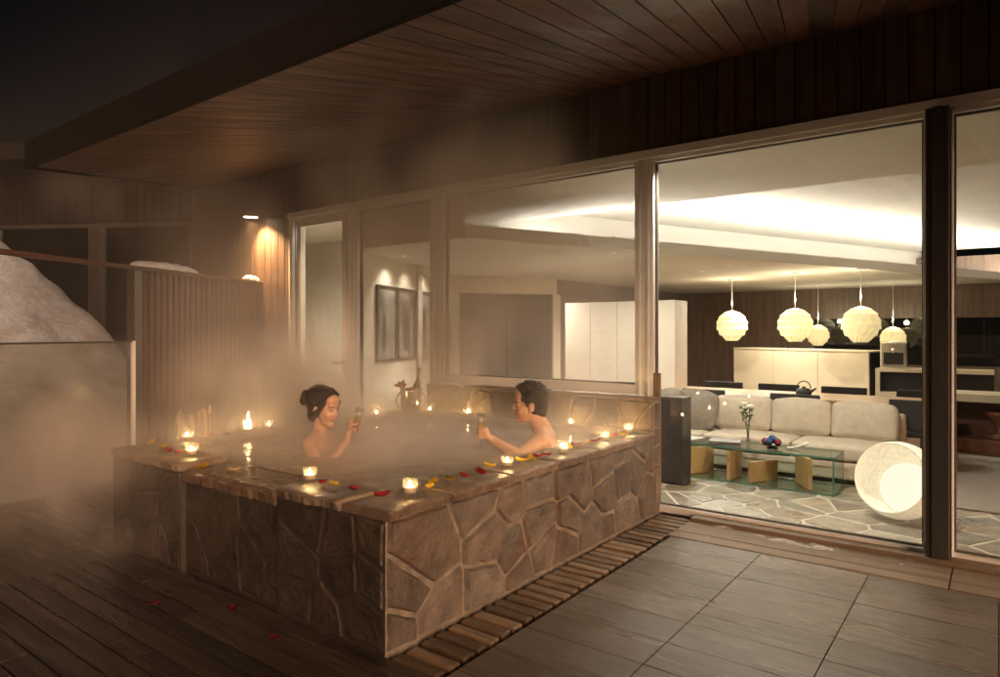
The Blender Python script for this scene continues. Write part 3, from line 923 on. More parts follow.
# side counter with coffee machine
ctr = empty('side_counter', (0, 0, 0), 0, 'cream counter with a dark recessed shelf beside the kitchen island', 'counter')
CM = Matrix.Translation((-1.50, 11.50, 0)) @ Matrix.Rotation(R(0), 4, 'Z')
bm = B(); box(bm, 0, 1.45, 0, 0.6, 0.80, 0.85, CM, bev=0.003); box(bm, 0, 0.06, 0.0, 0.6, 0.0, 0.799, CM); box(bm, 0.061, 1.45, 0, 0.6, 0.36, 0.50, CM); obj('top', bm, M_['kitchen'], ctr)
bm = B(); box(bm, 0.062, 1.45, 0.1, 0.58, 0.501, 0.798, CM); box(bm, 0.062, 1.45, 0.05, 0.58, 0.0, 0.358, CM); obj('recess', bm, M_['black'], ctr)
cmx = empty('coffee_machine', (-1.27, 11.75, 0.851), 0, 'silver coffee machine standing on the cream counter', 'coffee machine')
bm = B(); box(bm, -0.18, 0.18, -0.16, 0.2, 0.0, 0.40, bev=0.02); obj('body', bm, M_['chrome'], cmx)
bm = B(); box(bm, -0.13, 0.13, -0.168, -0.161, 0.06, 0.24); obj('recess', bm, M_['black'], cmx)
bm = B(); lathe(bm, [(0, 0), (0.03, 0), (0.03, 0.07), (0, 0.07)], 16, Matrix.Translation((0, -0.2, 0.24))); obj('spout', bm, M_['chrome'], cmx)
# dining table and chairs
dt = empty('dining_table', (-1.6, 8.3, 0), 0, 'long oak dining table behind the beige sofa', 'dining table')
bm = B(); box(bm, -1.9, 1.12, -0.45, 0.45, 0.62, 0.665, bev=0.004); obj('tabletop', bm, M_['tableoak'], dt)
for sx in (-1.8, 1.02):
    for sy in (-0.38, 0.38):
        bm = B(); box(bm, sx - 0.04, sx + 0.04, sy - 0.04, sy + 0.04, 0.008, 0.619, bev=0.004); obj('leg', bm, M_['tableoak'], dt)
ch = empty('dining_chair', (0, 0, 0), 0)
bm = B(); box(bm, -0.23, 0.23, -0.22, 0.22, 0.37, 0.42, bev=0.012); obj('seat', bm, M_['blackcloth'], ch)
bm = B(); box(bm, -0.25, 0.25, 0.19, 0.23, 0.44, 0.735, bev=0.012); obj('backrest', bm, M_['blackcloth'], ch)
for sx in (-0.2, 0.2):
    for sy in (-0.18, 0.18):
        bm = B(); tube(bm, (sx, sy, 0.009), (sx * 0.95, sy, 0.369), 0.015, 0.018, 8); obj('leg', bm, M_['black'], ch)
chairs = [(-2.95, 8.72, 0, 'black dining chair on the far side of the table, furthest from the lamp'),
          (-2.25, 8.72, 0, 'black dining chair on the far side of the table, left of the teapot'),
          (-1.50, 8.72, 0, 'black dining chair on the far side of the table, just right of the teapot'),
          (-0.70, 8.72, 0, 'black dining chair on the far side of the table in front of the coffee machine'),
          (-2.75, 7.82, PI, 'black dining chair behind the grey pillows on the near side of the table'),
          (-1.75, 7.80, PI, 'black dining chair on the near side of the table behind the middle sofa cushion'),
          (-0.62, 7.80, PI, 'black dining chair showing past the right end of the sofa')]
for i, (x, y, a, lb) in enumerate(chairs):
    c = ch if i == 0 else copy_tree(ch)
    c.location = (x, y, 0); c.rotation_euler = (0, 0, a)
    tag(c, lb, 'chair', 'black dining chairs round the table')
tp = empty('teapot', (-1.78, 8.15, 0.666), 0.4, 'black iron teapot with a hoop handle on the dining table', 'teapot')
bm = B(); lathe(bm, [(0, 0), (0.06, 0), (0.085, 0.03), (0.085, 0.06), (0.06, 0.09), (0.02, 0.095), (0.02, 0.112), (0, 0.115)], 20); obj('body', bm, M_['iron'], tp)
bm = B(); pipe(bm, [(0.075 * math.cos(t), 0, 0.085 + 0.09 * math.sin(t)) for t in [PI * k / 10 for k in range(11)]], 0.006, 8); obj('handle', bm, M_['iron'], tp)
bm = B(); tube(bm, (0.07, 0, 0.05), (0.13, 0, 0.095), 0.018, 0.010, 10); obj('spout', bm, M_['iron'], tp)

# pendants
def pendant(rr=0.252, drop=0.80):
    root = empty('pendant_lamp')
    bm = B()
    # faceted paper globe in shingled tiers
    tiers = 7
    for k in range(tiers):
        t0 = PI * (k + 0.15) / (tiers + 0.3); t1 = PI * (k + 1.25) / (tiers + 0.3)
        n = 14
        off = (k % 2) * PI / n
        up, dn = [], []
        for i in range(n):
            a = 2 * PI * i / n + off
            r0 = rr * math.sin(t0) * 0.985 + 0.004
            r1 = rr * math.sin(min(t1, PI - 0.35)) * 1.02 + 0.012
            up.append(bm.verts.new((r0 * math.cos(a), r0 * math.sin(a), rr * math.cos(t0))))
            dn.append(bm.verts.new((r1 * math.cos(a), r1 * math.sin(a), rr * math.cos(t1) - 0.005)))
        mid = [bm.verts.new(((dn[i].co + dn[(i + 1) % n].co) / 2) * 1.0 + Vector((0, 0, -0.022))) for i in range(n)]
        for i in range(n):
            bm.faces.new((up[i], dn[i], mid[i], dn[(i + 1) % n], up[(i + 1) % n]))
    bmesh.ops.solidify(bm, geom=bm.faces[:], thickness=0.004)
    obj('shade', bm, M_['lantern'], root)
    bm = B(); tube(bm, (0, 0, rr - 0.01), (0, 0, drop), 0.006, 0.006, 8); obj('cord', bm, M_['alu'], root)
    bm = B(); lathe(bm, [(0, drop - 0.025), (0.06, drop - 0.025), (0.06, drop - 0.001), (0, drop - 0.001)], 20); obj('canopy', bm, M_['alu'], root)
    ld = bpy.data.lights.new('added_uplight', 'POINT'); ld.energy = 8 * (rr / 0.25); ld.color = (1, 0.86, 0.60); ld.shadow_soft_size = 0.05  # added lamp above the shade, standing for its glow on the ceiling
    lo = bpy.data.objects.new('added_uplight', ld); COL.objects.link(lo); lo.parent = root; lo.location = (0, 0, rr + 0.10)
    return root
p0 = pendant()
for i, (x, y, z, lb) in enumerate(((-3.72, 11.7, 1.522, 'glowing white globe pendant of layered paper, the one nearest the white cabinet'),
                              (-2.55, 11.1, 1.522, 'glowing white globe pendant of layered paper, hanging above the teapot'),
                              (-1.60, 10.85, 1.522, 'glowing white globe pendant of layered paper, hanging nearest the coffee machine'))):
    p = p0 if i == 0 else copy_tree(p0)
    p.location = (x, y, z)
    p.rotation_euler = (0, 0, 0.4 * i)
    tag(p, lb, 'pendant lamp', 'globe pendants over the dining table')

for x, y, z, rr_, lb in ((-2.89, 14.45, 1.345, 0.20, 'smaller glowing globe lamp far back in the kitchen, seen beside the middle pendant'),
                         (-1.59, 14.43, 1.29, 0.21, 'smaller glowing globe lamp far back in the kitchen, right of the last big pendant')):
    p = pendant(rr_, (2.325 if x < -2 else 2.325) - z)
    p.location = (x, y, z)
    tag(p, lb, 'pendant lamp', 'globe lamps at the back of the kitchen')
# ================================================================== LIVING ROOM
cab = empty('tall_cabinet', (0, 0, 0), 0, 'tall white cabinet with flat doors standing left of the dining table', 'cabinet')
bm = B(); box(bm, -4.83, -3.235, 7.97, 8.36, 0.009, 1.80); obj('carcass', bm, M_['white'], cab)
for i in range(4):
    bm = B(); box(bm, -4.83 + 0.4 * i + 0.003, -4.83 + 0.4 * (i + 1) - 0.003, 7.948, 7.968, 0.05, 1.80, bev=0.002); obj('door', bm, M_['white'], cab)
# sofa
def cushion(bm, x0, x1, y0, y1, z0, z1, puff=0.03, M=None, seed=1, n=14):
    t = B()
    bmesh.ops.create_cube(t, size=2)
    bmesh.ops.subdivide_edges(t, edges=t.edges[:], cuts=n, use_grid_fill=True)
    hx, hy, hz = (x1 - x0) / 2, (y1 - y0) / 2, (z1 - z0) / 2
    r = min(hx, hy, hz) * 0.42
    for v in t.verts:
        p = v.co.copy()
        q = Vector((p.x * hx, p.y * hy, p.z * hz))
        c = Vector((max(-hx + r, min(hx - r, q.x)), max(-hy + r, min(hy - r, q.y)), max(-hz + r, min(hz - r, q.z))))
        d = q - c
        if d.length > 1e-6: q = c + d.normalized() * r
        bl = (1 - p.x ** 2) * (1 - p.y ** 2), (1 - p.x ** 2) * (1 - p.z ** 2), (1 - p.y ** 2) * (1 - p.z ** 2)
        if abs(p.z) > 0.98: q.z += math.copysign(puff * bl[0], p.z)
        if abs(p.y) > 0.98: q.y += math.copysign(puff * bl[1], p.y)
        if abs(p.x) > 0.98: q.x += math.copysign(puff * 0.4 * bl[2], p.x)
        w_ = 0.006 * nz(q.x * 6 + seed, q.y * 6, q.z * 6) + 0.003 * nz(q.x * 18, q.y * 18 + seed, q.z * 18)
        q += Vector((w_, w_, w_))
        v.co = q
    for f in t.faces: f.smooth = True
    X = Matrix.Translation(((x0 + x1) / 2, (y0 + y1) / 2, (z0 + z1) / 2))
    merge(bm, t, X @ M if M else X)
sofa = empty('sofa', (0, 0, 0), 0, 'low beige linen sofa with loose cushions behind the glass table', 'sofa')
bm = B(); box(bm, -3.35, -0.72, 6.74, 7.62, 0.05, 0.21, bev=0.02); obj('base', bm, M_['linen'], sofa)
bm = B(); box(bm, -3.3, -0.78, 6.80, 7.56, 0.006, 0.05); obj('plinth', bm, M_['black'], sofa)
bm = B(); box(bm, -3.35, -0.72, 7.44, 7.62, 0.211, 0.60, bev=0.03); obj('back', bm, M_['linen'], sofa)
for i, (a, b) in enumerate(((-3.34, -2.46), (-2.45, -1.60), (-1.59, -0.73))):
    bm = B(); cushion(bm, a, b, 6.73, 7.42, 0.212, 0.355, 0.012, seed=i); obj('seat_cushion', bm, M_['linen'], sofa, smooth=True)
for i, (a, b) in enumerate(((-3.10, -2.50), (-2.49, -1.905), (-1.895, -1.335), (-1.325, -0.77))):
    bm = B(); cushion(bm, a, b, -0.09, 0.09, -0.17, 0.17, 0.035, seed=10 + i, M=None)
    for v in bm.verts: pass
    Mx = Matrix.Translation((0, 7.32, 0.522)) @ Matrix.Rotation(R(-12), 4, 'X')
    bmesh.ops.transform(bm, matrix=Mx, verts=bm.verts)
    obj('back_cushion', bm, M_['linen'], sofa, smooth=True)
for i, (x, y, a, lb) in enumerate(((-2.62, 7.05, R(14), 'square grey pillow leaning on the sofa, the one nearer the flower vase'),
                                  (-2.95, 6.99, R(-20), 'square grey pillow on the sofa, half hidden by the black loudspeaker'))):
    bm = B(); cushion(bm, -0.20, 0.20, -0.05, 0.05, -0.19, 0.19, 0.05, seed=30 + i)
    bmesh.ops.transform(bm, matrix=Matrix.Translation((x, y, 0.555)) @ Matrix.Rotation(a, 4, 'Z') @ Matrix.Rotation(R(-24), 4, 'X') @ Matrix.Rotation(R(8 - 16 * i), 4, 'Y'), verts=bm.verts)
    o = obj('pillow', bm, M_['greylinen'], smooth=True); tag(o, lb, 'pillow', 'grey pillows on the sofa')
# glass coffee table on oak boards
ct = empty('coffee_table', (-1.95, 6.4, 0.006), 0, 'low glass coffee table standing on separate oak boards', 'coffee table')
def slab_glass(name, x0, x1, y0, y1, z0, z1):
    bm = B(); box(bm, x0, x1, y0, y1, z0, z1)
    o = obj(name, bm, [M_['tableglass'], M_['glassedge']], ct)
    thin = min(range(3), key=lambda k: (x1 - x0, y1 - y0, z1 - z0)[k])
    for p in o.data.polygons:
        p.material_index = 0 if abs(p.normal[thin]) > 0.9 else 1
    return o
slab_glass('top', -0.95, 0.84, -0.215, 0.225, 0.315, 0.330)
slab_glass('side_pane', 0.825, 0.84, -0.215, 0.225, 0.0, 0.314)
slab_glass('side_pane', -0.95, -0.935, -0.215, 0.225, 0.0, 0.314)
slab_glass('bottom', -0.934, 0.824, -0.215, 0.225, 0.004, 0.014)
for x, a, h in ((-0.62, 62, 0.26), (-0.40, 60, 0.27), (-0.06, 88, 0.285), (0.20, 58, 0.20), (0.55, 122, 0.285), (-0.54, 62, 0.25)):
    bm = B(); box(bm, -0.16, 0.16, -0.018, 0.018, 0.0145, h, Matrix.Translation((x, 0.0, 0)) @ Matrix.Rotation(R(a), 4, 'Z'), bev=0.004); obj('board', bm, M_['oak'], ct)
TZ = 0.337
vs_ = empty('flower_vase', (-1.92, 6.52, TZ), 0, 'slender clear vase of white flowers on the glass table', 'flower vase')
bm = B(); lathe(bm, [(0, 0), (0.026, 0), (0.028, 0.004), (0.016, 0.05), (0.014, 0.12), (0.020, 0.17), (0.018, 0.17), (0.012, 0.12), (0.0, 0.012)], 18); obj('vase', bm, M_['clear'], vs_)
bm = B(); rn = random.Random(9); heads = []
for i in range(7):
    a = rn.uniform(0, 6.28); rr = rn.uniform(0.03, 0.10); h = rn.uniform(0.28, 0.42)
    tip = Vector((rr * math.cos(a), rr * math.sin(a), h)); heads.append(tip)
    pipe(bm, [Vector((0, 0, 0.02)), Vector((0.2 * tip.x, 0.2 * tip.y, 0.16)), tip], 0.0025, 6)
obj('stem', bm, M_['leaf'], vs_)
bm = B()
for i in range(46):
    t = heads[i % 7]; k = rn.uniform(0.45, 0.98)
    c = Vector((t.x * k, t.y * k, 0.16 + (t.z - 0.16) * k))
    q = Matrix.Translation(c) @ Matrix.Rotation(rn.uniform(0, 6.28), 4, 'Z') @ Matrix.Rotation(rn.uniform(-0.9, 0.9), 4, 'Y')
    L, W = rn.uniform(0.03, 0.06), rn.uniform(0.010, 0.018)
    a = [bm.verts.new(q @ Vector(p)) for p in ((0, 0, 0), (L * 0.5, W, 0.006), (L, 0, 0.0), (L * 0.5, -W, 0.006))]
    bm.faces.new(a)
obj('foliage', bm, M_['leaf'], vs_)
bm = B()
for t in heads[:5]:
    for k in range(6):
        a = k * PI / 3
        ell(bm, t + Vector((0.016 * math.cos(a), 0.016 * math.sin(a), 0.004)), (0.014, 0.014, 0.009), seg=8)
obj('blossom', bm, M_['blossom'], vs_)
mg = empty('magazine_stack', (-2.08, 6.34, TZ), 0.3, 'small stack of dark magazines on the glass table beside the vase', 'magazines')
for k, (a, dz) in enumerate(((0.0, 0.0), (0.12, 0.012), (-0.08, 0.024))):
    bm = B(); box(bm, -0.14, 0.14, -0.10, 0.10, dz, dz + 0.011, Matrix.Rotation(a, 4, 'Z'), bev=0.002); obj('magazine', bm, M_['cover'], mg)
mg = empty('open_booklet', (-2.52, 6.50, TZ), -0.3, 'pale open booklet lying on the left end of the glass table', 'booklet')
bm = B(); box(bm, -0.15, -0.002, -0.1, 0.1, 0, 0.006, bev=0.001); box(bm, 0.002, 0.15, -0.1, 0.1, 0, 0.008, bev=0.001); obj('page', bm, M_['paper'], mg)
bw = empty('ornament_bowl', (-1.66, 6.37, TZ), 0, 'small footed dish of blue and crimson glazed balls on the glass table', 'ornament dish')
bm = B(); lathe(bm, [(0, 0), (0.05, 0), (0.05, 0.008), (0.02, 0.014), (0.09, 0.03), (0.10, 0.04), (0.085, 0.036), (0, 0.02)], 22); obj('dish', bm, M_['black'], bw)
for k, (x, y, z, mm) in enumerate(((-0.065, 0, 0.06, 'redbead'), (-0.02, -0.04, 0.066, 'bluebead'), (0.02, 0.03, 0.066, 'bluebead'), (0.055, -0.02, 0.062, 'redbead'), (-0.03, 0.045, 0.062, 'redbead'), (0.0, 0.0, 0.088, 'bluebead'))):
    bm = B(); ell(bm, (x, y, z), (0.032,) * 3, seg=16); obj('ball', bm, M_[mm], bw)
bm = B(); pipe(bm, [(-0.02 + 0.06 * k, 0, 0.012 + 0.006 * k * k) for k in range(4)], 0.010, 10)
o = obj('horn_ornament', bm, M_['horn'], smooth=True); o.location = (-1.52, 6.40, TZ); o.rotation_euler = (0, 0, 0.35); tag(o, 'pale curved horn ornament lying beside the dish of glazed balls', 'ornament')
# glowing open shell lamp on the floor
LM = empty('shell_lamp', (-0.60, 5.74, 0.006), 0, 'glowing egg shaped woven floor lamp with an open face beside the steel post', 'floor lamp')
bm = B()
axis = Vector((-0.35, -0.86, 0.28)).normalized()
q = axis.to_track_quat('Z', 'Y').to_matrix().to_4x4()
cc = Vector((0, 0, 0.29))
prof = []
for k in range(0, 31):
    t = PI - (PI - R(66)) * k / 30
    prof.append((max(0.0, 0.285 * math.sin(t)), 0.30 * math.cos(t)))
prof2 = [(max(0, r_ - 0.012), z_ + (0.012 if z_ < 0.1 else 0)) for r_, z_ in prof][::-1]
prof[0] = (0, -0.30); prof2[-1] = (0, -0.288)
lathe(bm, prof + prof2, 48, Matrix.Translation(cc) @ q)
o = obj('shell', bm, M_['lampshell'], LM)
bm = B(); ell(bm, cc + axis * -0.085 + Vector((0.03, 0, -0.045)), (0.190,) * 3, seg=32); obj('globe', bm, M_['lampglobe'], LM)
# loudspeaker
sp = empty('loudspeaker', (-2.36, 5.83, 0.006), 0, 'slim black tower loudspeaker standing inside the window beside the sofa', 'loudspeaker')
bm = B(); box(bm, -0.10, 0.10, -0.11, 0.11, 0.03, 0.805, bev=0.006); obj('cabinet', bm, M_['black'], sp)
bm = B(); box(bm, -0.09, 0.09, -0.122, -0.111, 0.05, 0.79, bev=0.003); obj('grille', bm, M_['blackcloth'], sp)
bm = B(); box(bm, -0.13, 0.15, -0.14, 0.14, 0.0, 0.029, bev=0.004); obj('foot_plate', bm, M_['chrome'], sp)
# framed pictures on the angled wall
for i, (s0, lb, seed) in enumerate(((0.50, 'tall dark framed ink picture of a single slender rock, nearest the door', 3),
                              (1.10, 'tall dark framed ink picture of a broad dark rock, between the other two', 6),
                              (1.70, 'tall dark framed ink picture partly hidden by the window mullion', 9))):
    root = empty('framed_picture', (0, 0, 0), 0, lb, 'picture', 'framed pictures on the angled wall')
    w_ = 0.56
    bm = B()
    z0, z1 = 1.04, 1.97
    for a in ((s0, s0 + 0.025, z0, z1), (s0 + w_ - 0.025, s0 + w_, z0, z1), (s0 + 0.025, s0 + w_ - 0.025, z1 - 0.025, z1), (s0 + 0.025, s0 + w_ - 0.025, z0, z0 + 0.025)):
        box(bm, a[0], a[1], -0.035, -0.001, a[2], a[3], PW)
    obj('frame', bm, M_['picframe'], root)
    bm = B(); box(bm, s0 + 0.026, s0 + w_ - 0.026, -0.018, -0.002, z0 + 0.026, z1 - 0.026, PW); obj('print', bm, M_['photo'], root)
    bm = B(); rn = random.Random(seed)
    cxp = s0 + w_ * (0.36 if i == 0 else 0.5); hh = 0.5 if i == 0 else 0.55; ww = 0.075 if i == 0 else 0.15
    pts = []
    for k in range(24):
        t = k / 23
        pts.append((cxp - ww * math.sin(PI * (0.08 + 0.8 * t)) ** 0.8 * (1 - 0.4 * t) + rn.uniform(-.012, .012), z0 + 0.12 + hh * t))
    for k in range(24):
        t = 1 - k / 23
        pts.append((cxp + ww * math.sin(PI * (0.08 + 0.8 * t)) ** 0.8 * (1 - 0.3 * t) + rn.uniform(-.012, .012), z0 + 0.12 + hh * t))
    prism(bm, pts, 0.0185, 0.0195, PW @ Matrix.Rotation(R(90), 4, 'X'))
    obj('rock', bm, M_['ink'], root)
# ceiling spots: wall washers by the pictures and downlights in the dropped ceiling
def downlight(x, y, z, label, energy, group, aim=(0, 0, -1), size=R(80)):
    root = empty('ceiling_spotlight', (x, y, z), 0, label, 'ceiling light', group)
    bm = B(); lathe(bm, [(0.028, 0.0), (0.036, -0.004), (0.036, 0.0)], 20); obj('trim', bm, M_['alu'], root)
    bm = B(); lathe(bm, [(0, -0.002), (0.027, -0.002)], 20); obj('lens', bm, M_['downlens'], root)
    ld = bpy.data.lights.new('spot', 'SPOT'); ld.energy = energy; ld.spot_size = size; ld.spot_blend = 1.0; ld.color = (1, 0.93, 0.80); ld.shadow_soft_size = 0.04
    lo = bpy.data.objects.new('spot', ld); COL.objects.link(lo); lo.parent = root; lo.location = (0, 0, -0.03)
    lo.rotation_euler = Vector(aim).to_track_quat('-Z', 'Y').to_euler()
G = 'small ceiling spotlights indoors'
for x, y, lb in ((-1.25, 5.07, 'added fill spotlight hidden just inside the large window near the steel post'), (-1.95, 5.06, 'added fill spotlight hidden just inside the large window near the loudspeaker')):
    downlight(x, y, 2.789, lb, 82, G, aim=(0, 0.25, -1), size=R(150))  # added fill spots, hidden behind the head rail, to brighten sofa and floor
for i, s_ in enumerate((0.78, 1.38, 1.98)):
    p = PW @ Vector((s_, -0.26, 0))
    downlight(p.x, p.y, ZB - 0.001, ('ceiling spotlight over the picture nearest the door', 'ceiling spotlight over the middle picture', 'ceiling spotlight over the picture by the mullion')[i], 13, G, aim=(-0.28, -0.11, -1), size=R(105))
for i, (x, y, en, lb) in enumerate(((-3.6, 9.9, 120, 'ceiling spotlight in the dropped ceiling near the white cabinet'), (-3.05, 11.75, 130, 'ceiling spotlight in the dropped ceiling above the kitchen island'),
                            (-2.95, 9.2, 90, 'ceiling spotlight in the dropped ceiling above the dining table'), (-6.75, 5.25, 110, 'added fill spotlight hidden in the lobby behind the glazed door'), (-5.3, 7.6, 130, 'added fill spotlight in the dropped ceiling by the dark sliding doors'), (-3.6, 7.0, 50, 'ceiling spotlight in the dropped ceiling above the sofa'))):  # lobby and sliding-door spots are added to brighten those rooms
    downlight(x, y, (ZB if y > 5.6 else 2.79) - 0.001, lb, en, G, size=R(165))
# right hand side: low sideboard, carved stool, rug
sb = empty('sideboard', (0, 0, 0), 0, 'low reddish timber sideboard with a cream top, seen right of the steel post', 'sideboard')
bm = B(); box(bm, -0.75, 2.2, 9.30, 9.90, 0.60, 0.69, bev=0.004); obj('top', bm, M_['kitchen'], sb)
bm = B(); box(bm, -0.75, 2.2, 9.32, 9.9, 0.009, 0.17, bev=0.004); box(bm, -0.75, -0.70, 9.34, 9.9, 0.171, 0.599); box(bm, 0.33, 0.39, 9.34, 9.9, 0.171, 0.599); obj('plinth', bm, M_['redwood'], sb)
bm = B(); box(bm, -0.69, 2.2, 9.80, 9.9, 0.172, 0.598); obj('back_panel', bm, M_['redwood'], sb)
bm = B(); lathe(bm, [(0, 0), (0.14, 0), (0.14, 0.03), (0.06, 0.07), (0.045, 0.14), (0.09, 0.22), (0.15, 0.28), (0.15, 0.31), (0, 0.31)], 24)
o = obj('carved_urn', bm, M_['redwood'], smooth=True); o.location = (0.02, 9.56, 0.171); tag(o, 'turned reddish wooden urn standing inside the low sideboard', 'urn')
bm = B(); box(bm, -0.35, 3.2, 6.35, 9.1, 0.010, 0.026, bev=0.006); o = obj('rug', bm, M_['rug']); tag(o, 'plain grey rug on the stone floor right of the lamp', 'rug')

# ================================================================== LEFT SIDE: FENCE, BALUSTRADE, SNOW
fdir = Vector((-0.62, 1.41)).normalized()
FNM = Matrix.Translation((-6.58, 2.94, 0)) @ Matrix.Rotation(math.atan2(fdir.y, fdir.x), 4, 'Z')
fence = empty('slatted_fence', (0, 0, 0), 0, 'tall brown fence of vertical slats with snow along its top rail', 'fence')
bm = B(); rn = random.Random(6)
s = 0.14
while s < 2.12:
    box(bm, s, s + 0.058, -0.018, 0.018, -0.03, 1.985 + rn.uniform(-0.003, 0.003), FNM, bev=0.004)
    s += 0.086
obj('slat_panel', bm, M_['fencewood'], fence)
bm = B(); box(bm, -1.75, 2.14, -0.04, 0.04, 1.99, 2.03, FNM, bev=0.005); obj('top_rail', bm, M_['fencewood'], fence)
bm = B(); box(bm, 0.10, 2.14, 0.02, 0.05, 0.3, 0.38, FNM); box(bm, 0.10, 2.14, 0.02, 0.05, 1.5, 1.58, FNM); obj('cross_rail', bm, M_['fencewood'], fence)
for s in (0.0, -1.7):
    bm = B(); box(bm, s, s + 0.10, -0.045, 0.045, -0.1, 1.989, FNM, bev=0.004); obj('post', bm, M_['steel'], fence)
def heap(name, s0, s1, w_, h, label, seed):
    bm = B(); n, m = 40, 12
    g = []
    for i in range(n + 1):
        row = []
        for j in range(m + 1):
            t, a = i / n, PI * j / m
            e = math.sin(PI * t) ** 0.35
            k = e * (1 + 0.25 * nz(i * 0.3, j * 0.4, seed))
            row.append(bm.verts.new(FNM @ Vector((s0 + (s1 - s0) * t, w_ * math.cos(a) * k, 2.031 + h * math.sin(a) * k))))
        g.append(row)
    for i in range(n):
        for j in range(m):
            bm.faces.new((g[i][j], g[i][j + 1], g[i + 1][j + 1], g[i + 1][j])).smooth = True
    bmesh.ops.recalc_face_normals(bm, faces=bm.faces[:])
    tag(obj(name, bm, M_['cleansnow']), label, 'snow')
heap('snow_ridge', 0.0, 0.95, 0.075, 0.07, 'long soft ridge of snow lying on the fence rail', 3)
heap('snow_lump', 1.78, 2.08, 0.06, 0.06, 'small bright lump of snow at the far end of the fence rail', 5)
# glass balustrade
BD = Vector((-0.18, 0.92)).normalized()
BM_ = Matrix.Translation((-6.05, 1.0, 0)) @ Matrix.Rotation(math.atan2(BD.y, BD.x), 4, 'Z')
bal = empty('glass_balustrade', (0, 0, 0), 0, 'frosted glass balustrade panel in front of the snow heap', 'balustrade')
bm = B(); box(bm, -1.5, 1.90, -0.008, 0.008, 0.05, 1.30, BM_); obj('pane', bm, M_['frostpane'], bal)
bm = B(); box(bm, -1.5, 1.91, -0.014, 0.014, 1.301, 1.318, BM_, bev=0.003); obj('top_rail', bm, M_['steel'], bal)
bm = B(); box(bm, -1.5, 1.92, -0.05, 0.05, -0.02, 0.049, BM_, bev=0.004); obj('kerb', bm, M_['steel'], bal)
bm = B(); box(bm, 1.912, 1.94, -0.02, 0.02, 0.05, 1.318, BM_, bev=0.003); obj('post', bm, M_['alu'], bal)
# snow heap behind it
bm = B(); n, m = 72, 40
g = []
for j in range(m + 1):
    row = []
    for i in range(n):
        a = 2 * PI * i / n
        t = j / m
        rr = 2.15 * t
        z = 2.62 * (1 - t ** 1.7) - 0.12
        rr *= 1 + 0.10 * nz(math.cos(a) * 1.5, math.sin(a) * 1.5, t * 2 + 3)
        z += 0.10 * nz(math.cos(a) * rr * 2, math.sin(a) * rr * 2, 7) * min(1, t * 3) + 0.035 * nz(math.cos(a) * rr * 9, math.sin(a) * rr * 9, 4) + 0.06 * max(0, nz(math.cos(a) * rr * 3, math.sin(a) * rr * 5, 14))
        x_, y_ = math.cos(a) * rr * 0.92, math.sin(a) * rr
        # flattened where it leans on the fence
        P = Vector((-8.50 + x_, 2.05 + y_, z))
        row.append(bm.verts.new(P))
    g.append(row)
for j in range(m):
    for i in range(n):
        q = (g[j][i], g[j + 1][i], g[j + 1][(i + 1) % n], g[j][(i + 1) % n])
        f = bm.faces.new(q); f.smooth = True
bmesh.ops.remove_doubles(bm, verts=bm.verts[:], dist=0.0005)
bmesh.ops.recalc_face_normals(bm, faces=bm.faces[:])
tag(obj('snow_heap', bm, M_['snow']), 'big grubby heap of piled snow behind the glass balustrade', 'snow heap')
# frosted stalks behind the corner of the tub
pl = empty('frosted_plant', (-5.05, 2.75, 0.0), 0, 'frosted bare stalks standing behind the left corner of the tub', 'plant')
bm = B(); rn = random.Random(4)
for k in range(6):
    x, y = 0.07 * k - 0.18, rn.uniform(-0.08, 0.08)
    h = rn.uniform(0.72, 0.84)
    pipe(bm, [(x, y, -0.03), (x + rn.uniform(-.02, .02), y, h * 0.5), (x + rn.uniform(-.03, .03), y, h)], 0.014, 8)
    ell(bm, (x, y, h * 0.97), (0.018, 0.018, 0.05), seg=8)
obj('stalk', bm, M_['stalk'], pl)
# ice left on the timber strip
bm = B(); g = []
for i in range(181):
    row = []
    for j in range(25):
        x, y = -1.72 + 1.40 * i / 180, 4.60 + 0.285 * j / 24
        e = math.sin(PI * j / 24) ** 0.5 * math.sin(PI * i / 180) ** 0.4
        h = nz(x * 3.2, y * 9, 3.3) * 0.8 + nz(x * 9, y * 16, 1.3) * 0.5 + nz(x * 30, y * 30, 2.0) * 0.2
        row.append(bm.verts.new((x, y, -0.002 + 0.055 * e * max(-0.1, h - 0.10))))
    g.append(row)
for i in range(180):
    for j in range(24):
        bm.faces.new((g[i][j], g[i + 1][j], g[i + 1][j + 1], g[i][j + 1]))
o = obj('ice_crust', bm, M_['ice'], smooth=True); tag(o, 'ragged strip of old ice and snow under the large window', 'ice', kind='stuff')

# ------------------------------------------------------------------ wall spotlight
ws = empty('wall_spotlight', (-7.15, 4.90, 2.83), 0, 'small dark wall spotlight shining down the cladding left of the door', 'wall light')
bm = B(); box(bm, -0.03, 0.17, -0.06, -0.002, -0.03, 0.11, bev=0.006); obj('bracket', bm, M_['steel'], ws)
bm = B(); pipe(bm, [(0.0, -0.05, 0.05), (-0.12, -0.14, 0.05), (-0.22, -0.16, 0.05)], 0.015, 8); obj('arm', bm, M_['steel'], ws)
bm = B(); lathe(bm, [(0.085, 0.0), (0.095, 0.0), (0.095, 0.045), (0.06, 0.065), (0, 0.065)], 28, Matrix.Translation((-0.25, -0.17, -0.012))); obj('head', bm, M_['steel'], ws)
bm = B(); lathe(bm, [(0, 0.004), (0.084, 0.004)], 28, Matrix.Translation((-0.25, -0.17, -0.012))); obj('lens', bm, M_['spotlens'], ws)
ld = bpy.data.lights.new('spot', 'SPOT'); ld.energy = 270; ld.spot_size = R(110); ld.spot_blend = 1.0; ld.color = (1, 0.56, 0.24); ld.shadow_soft_size = 0.05
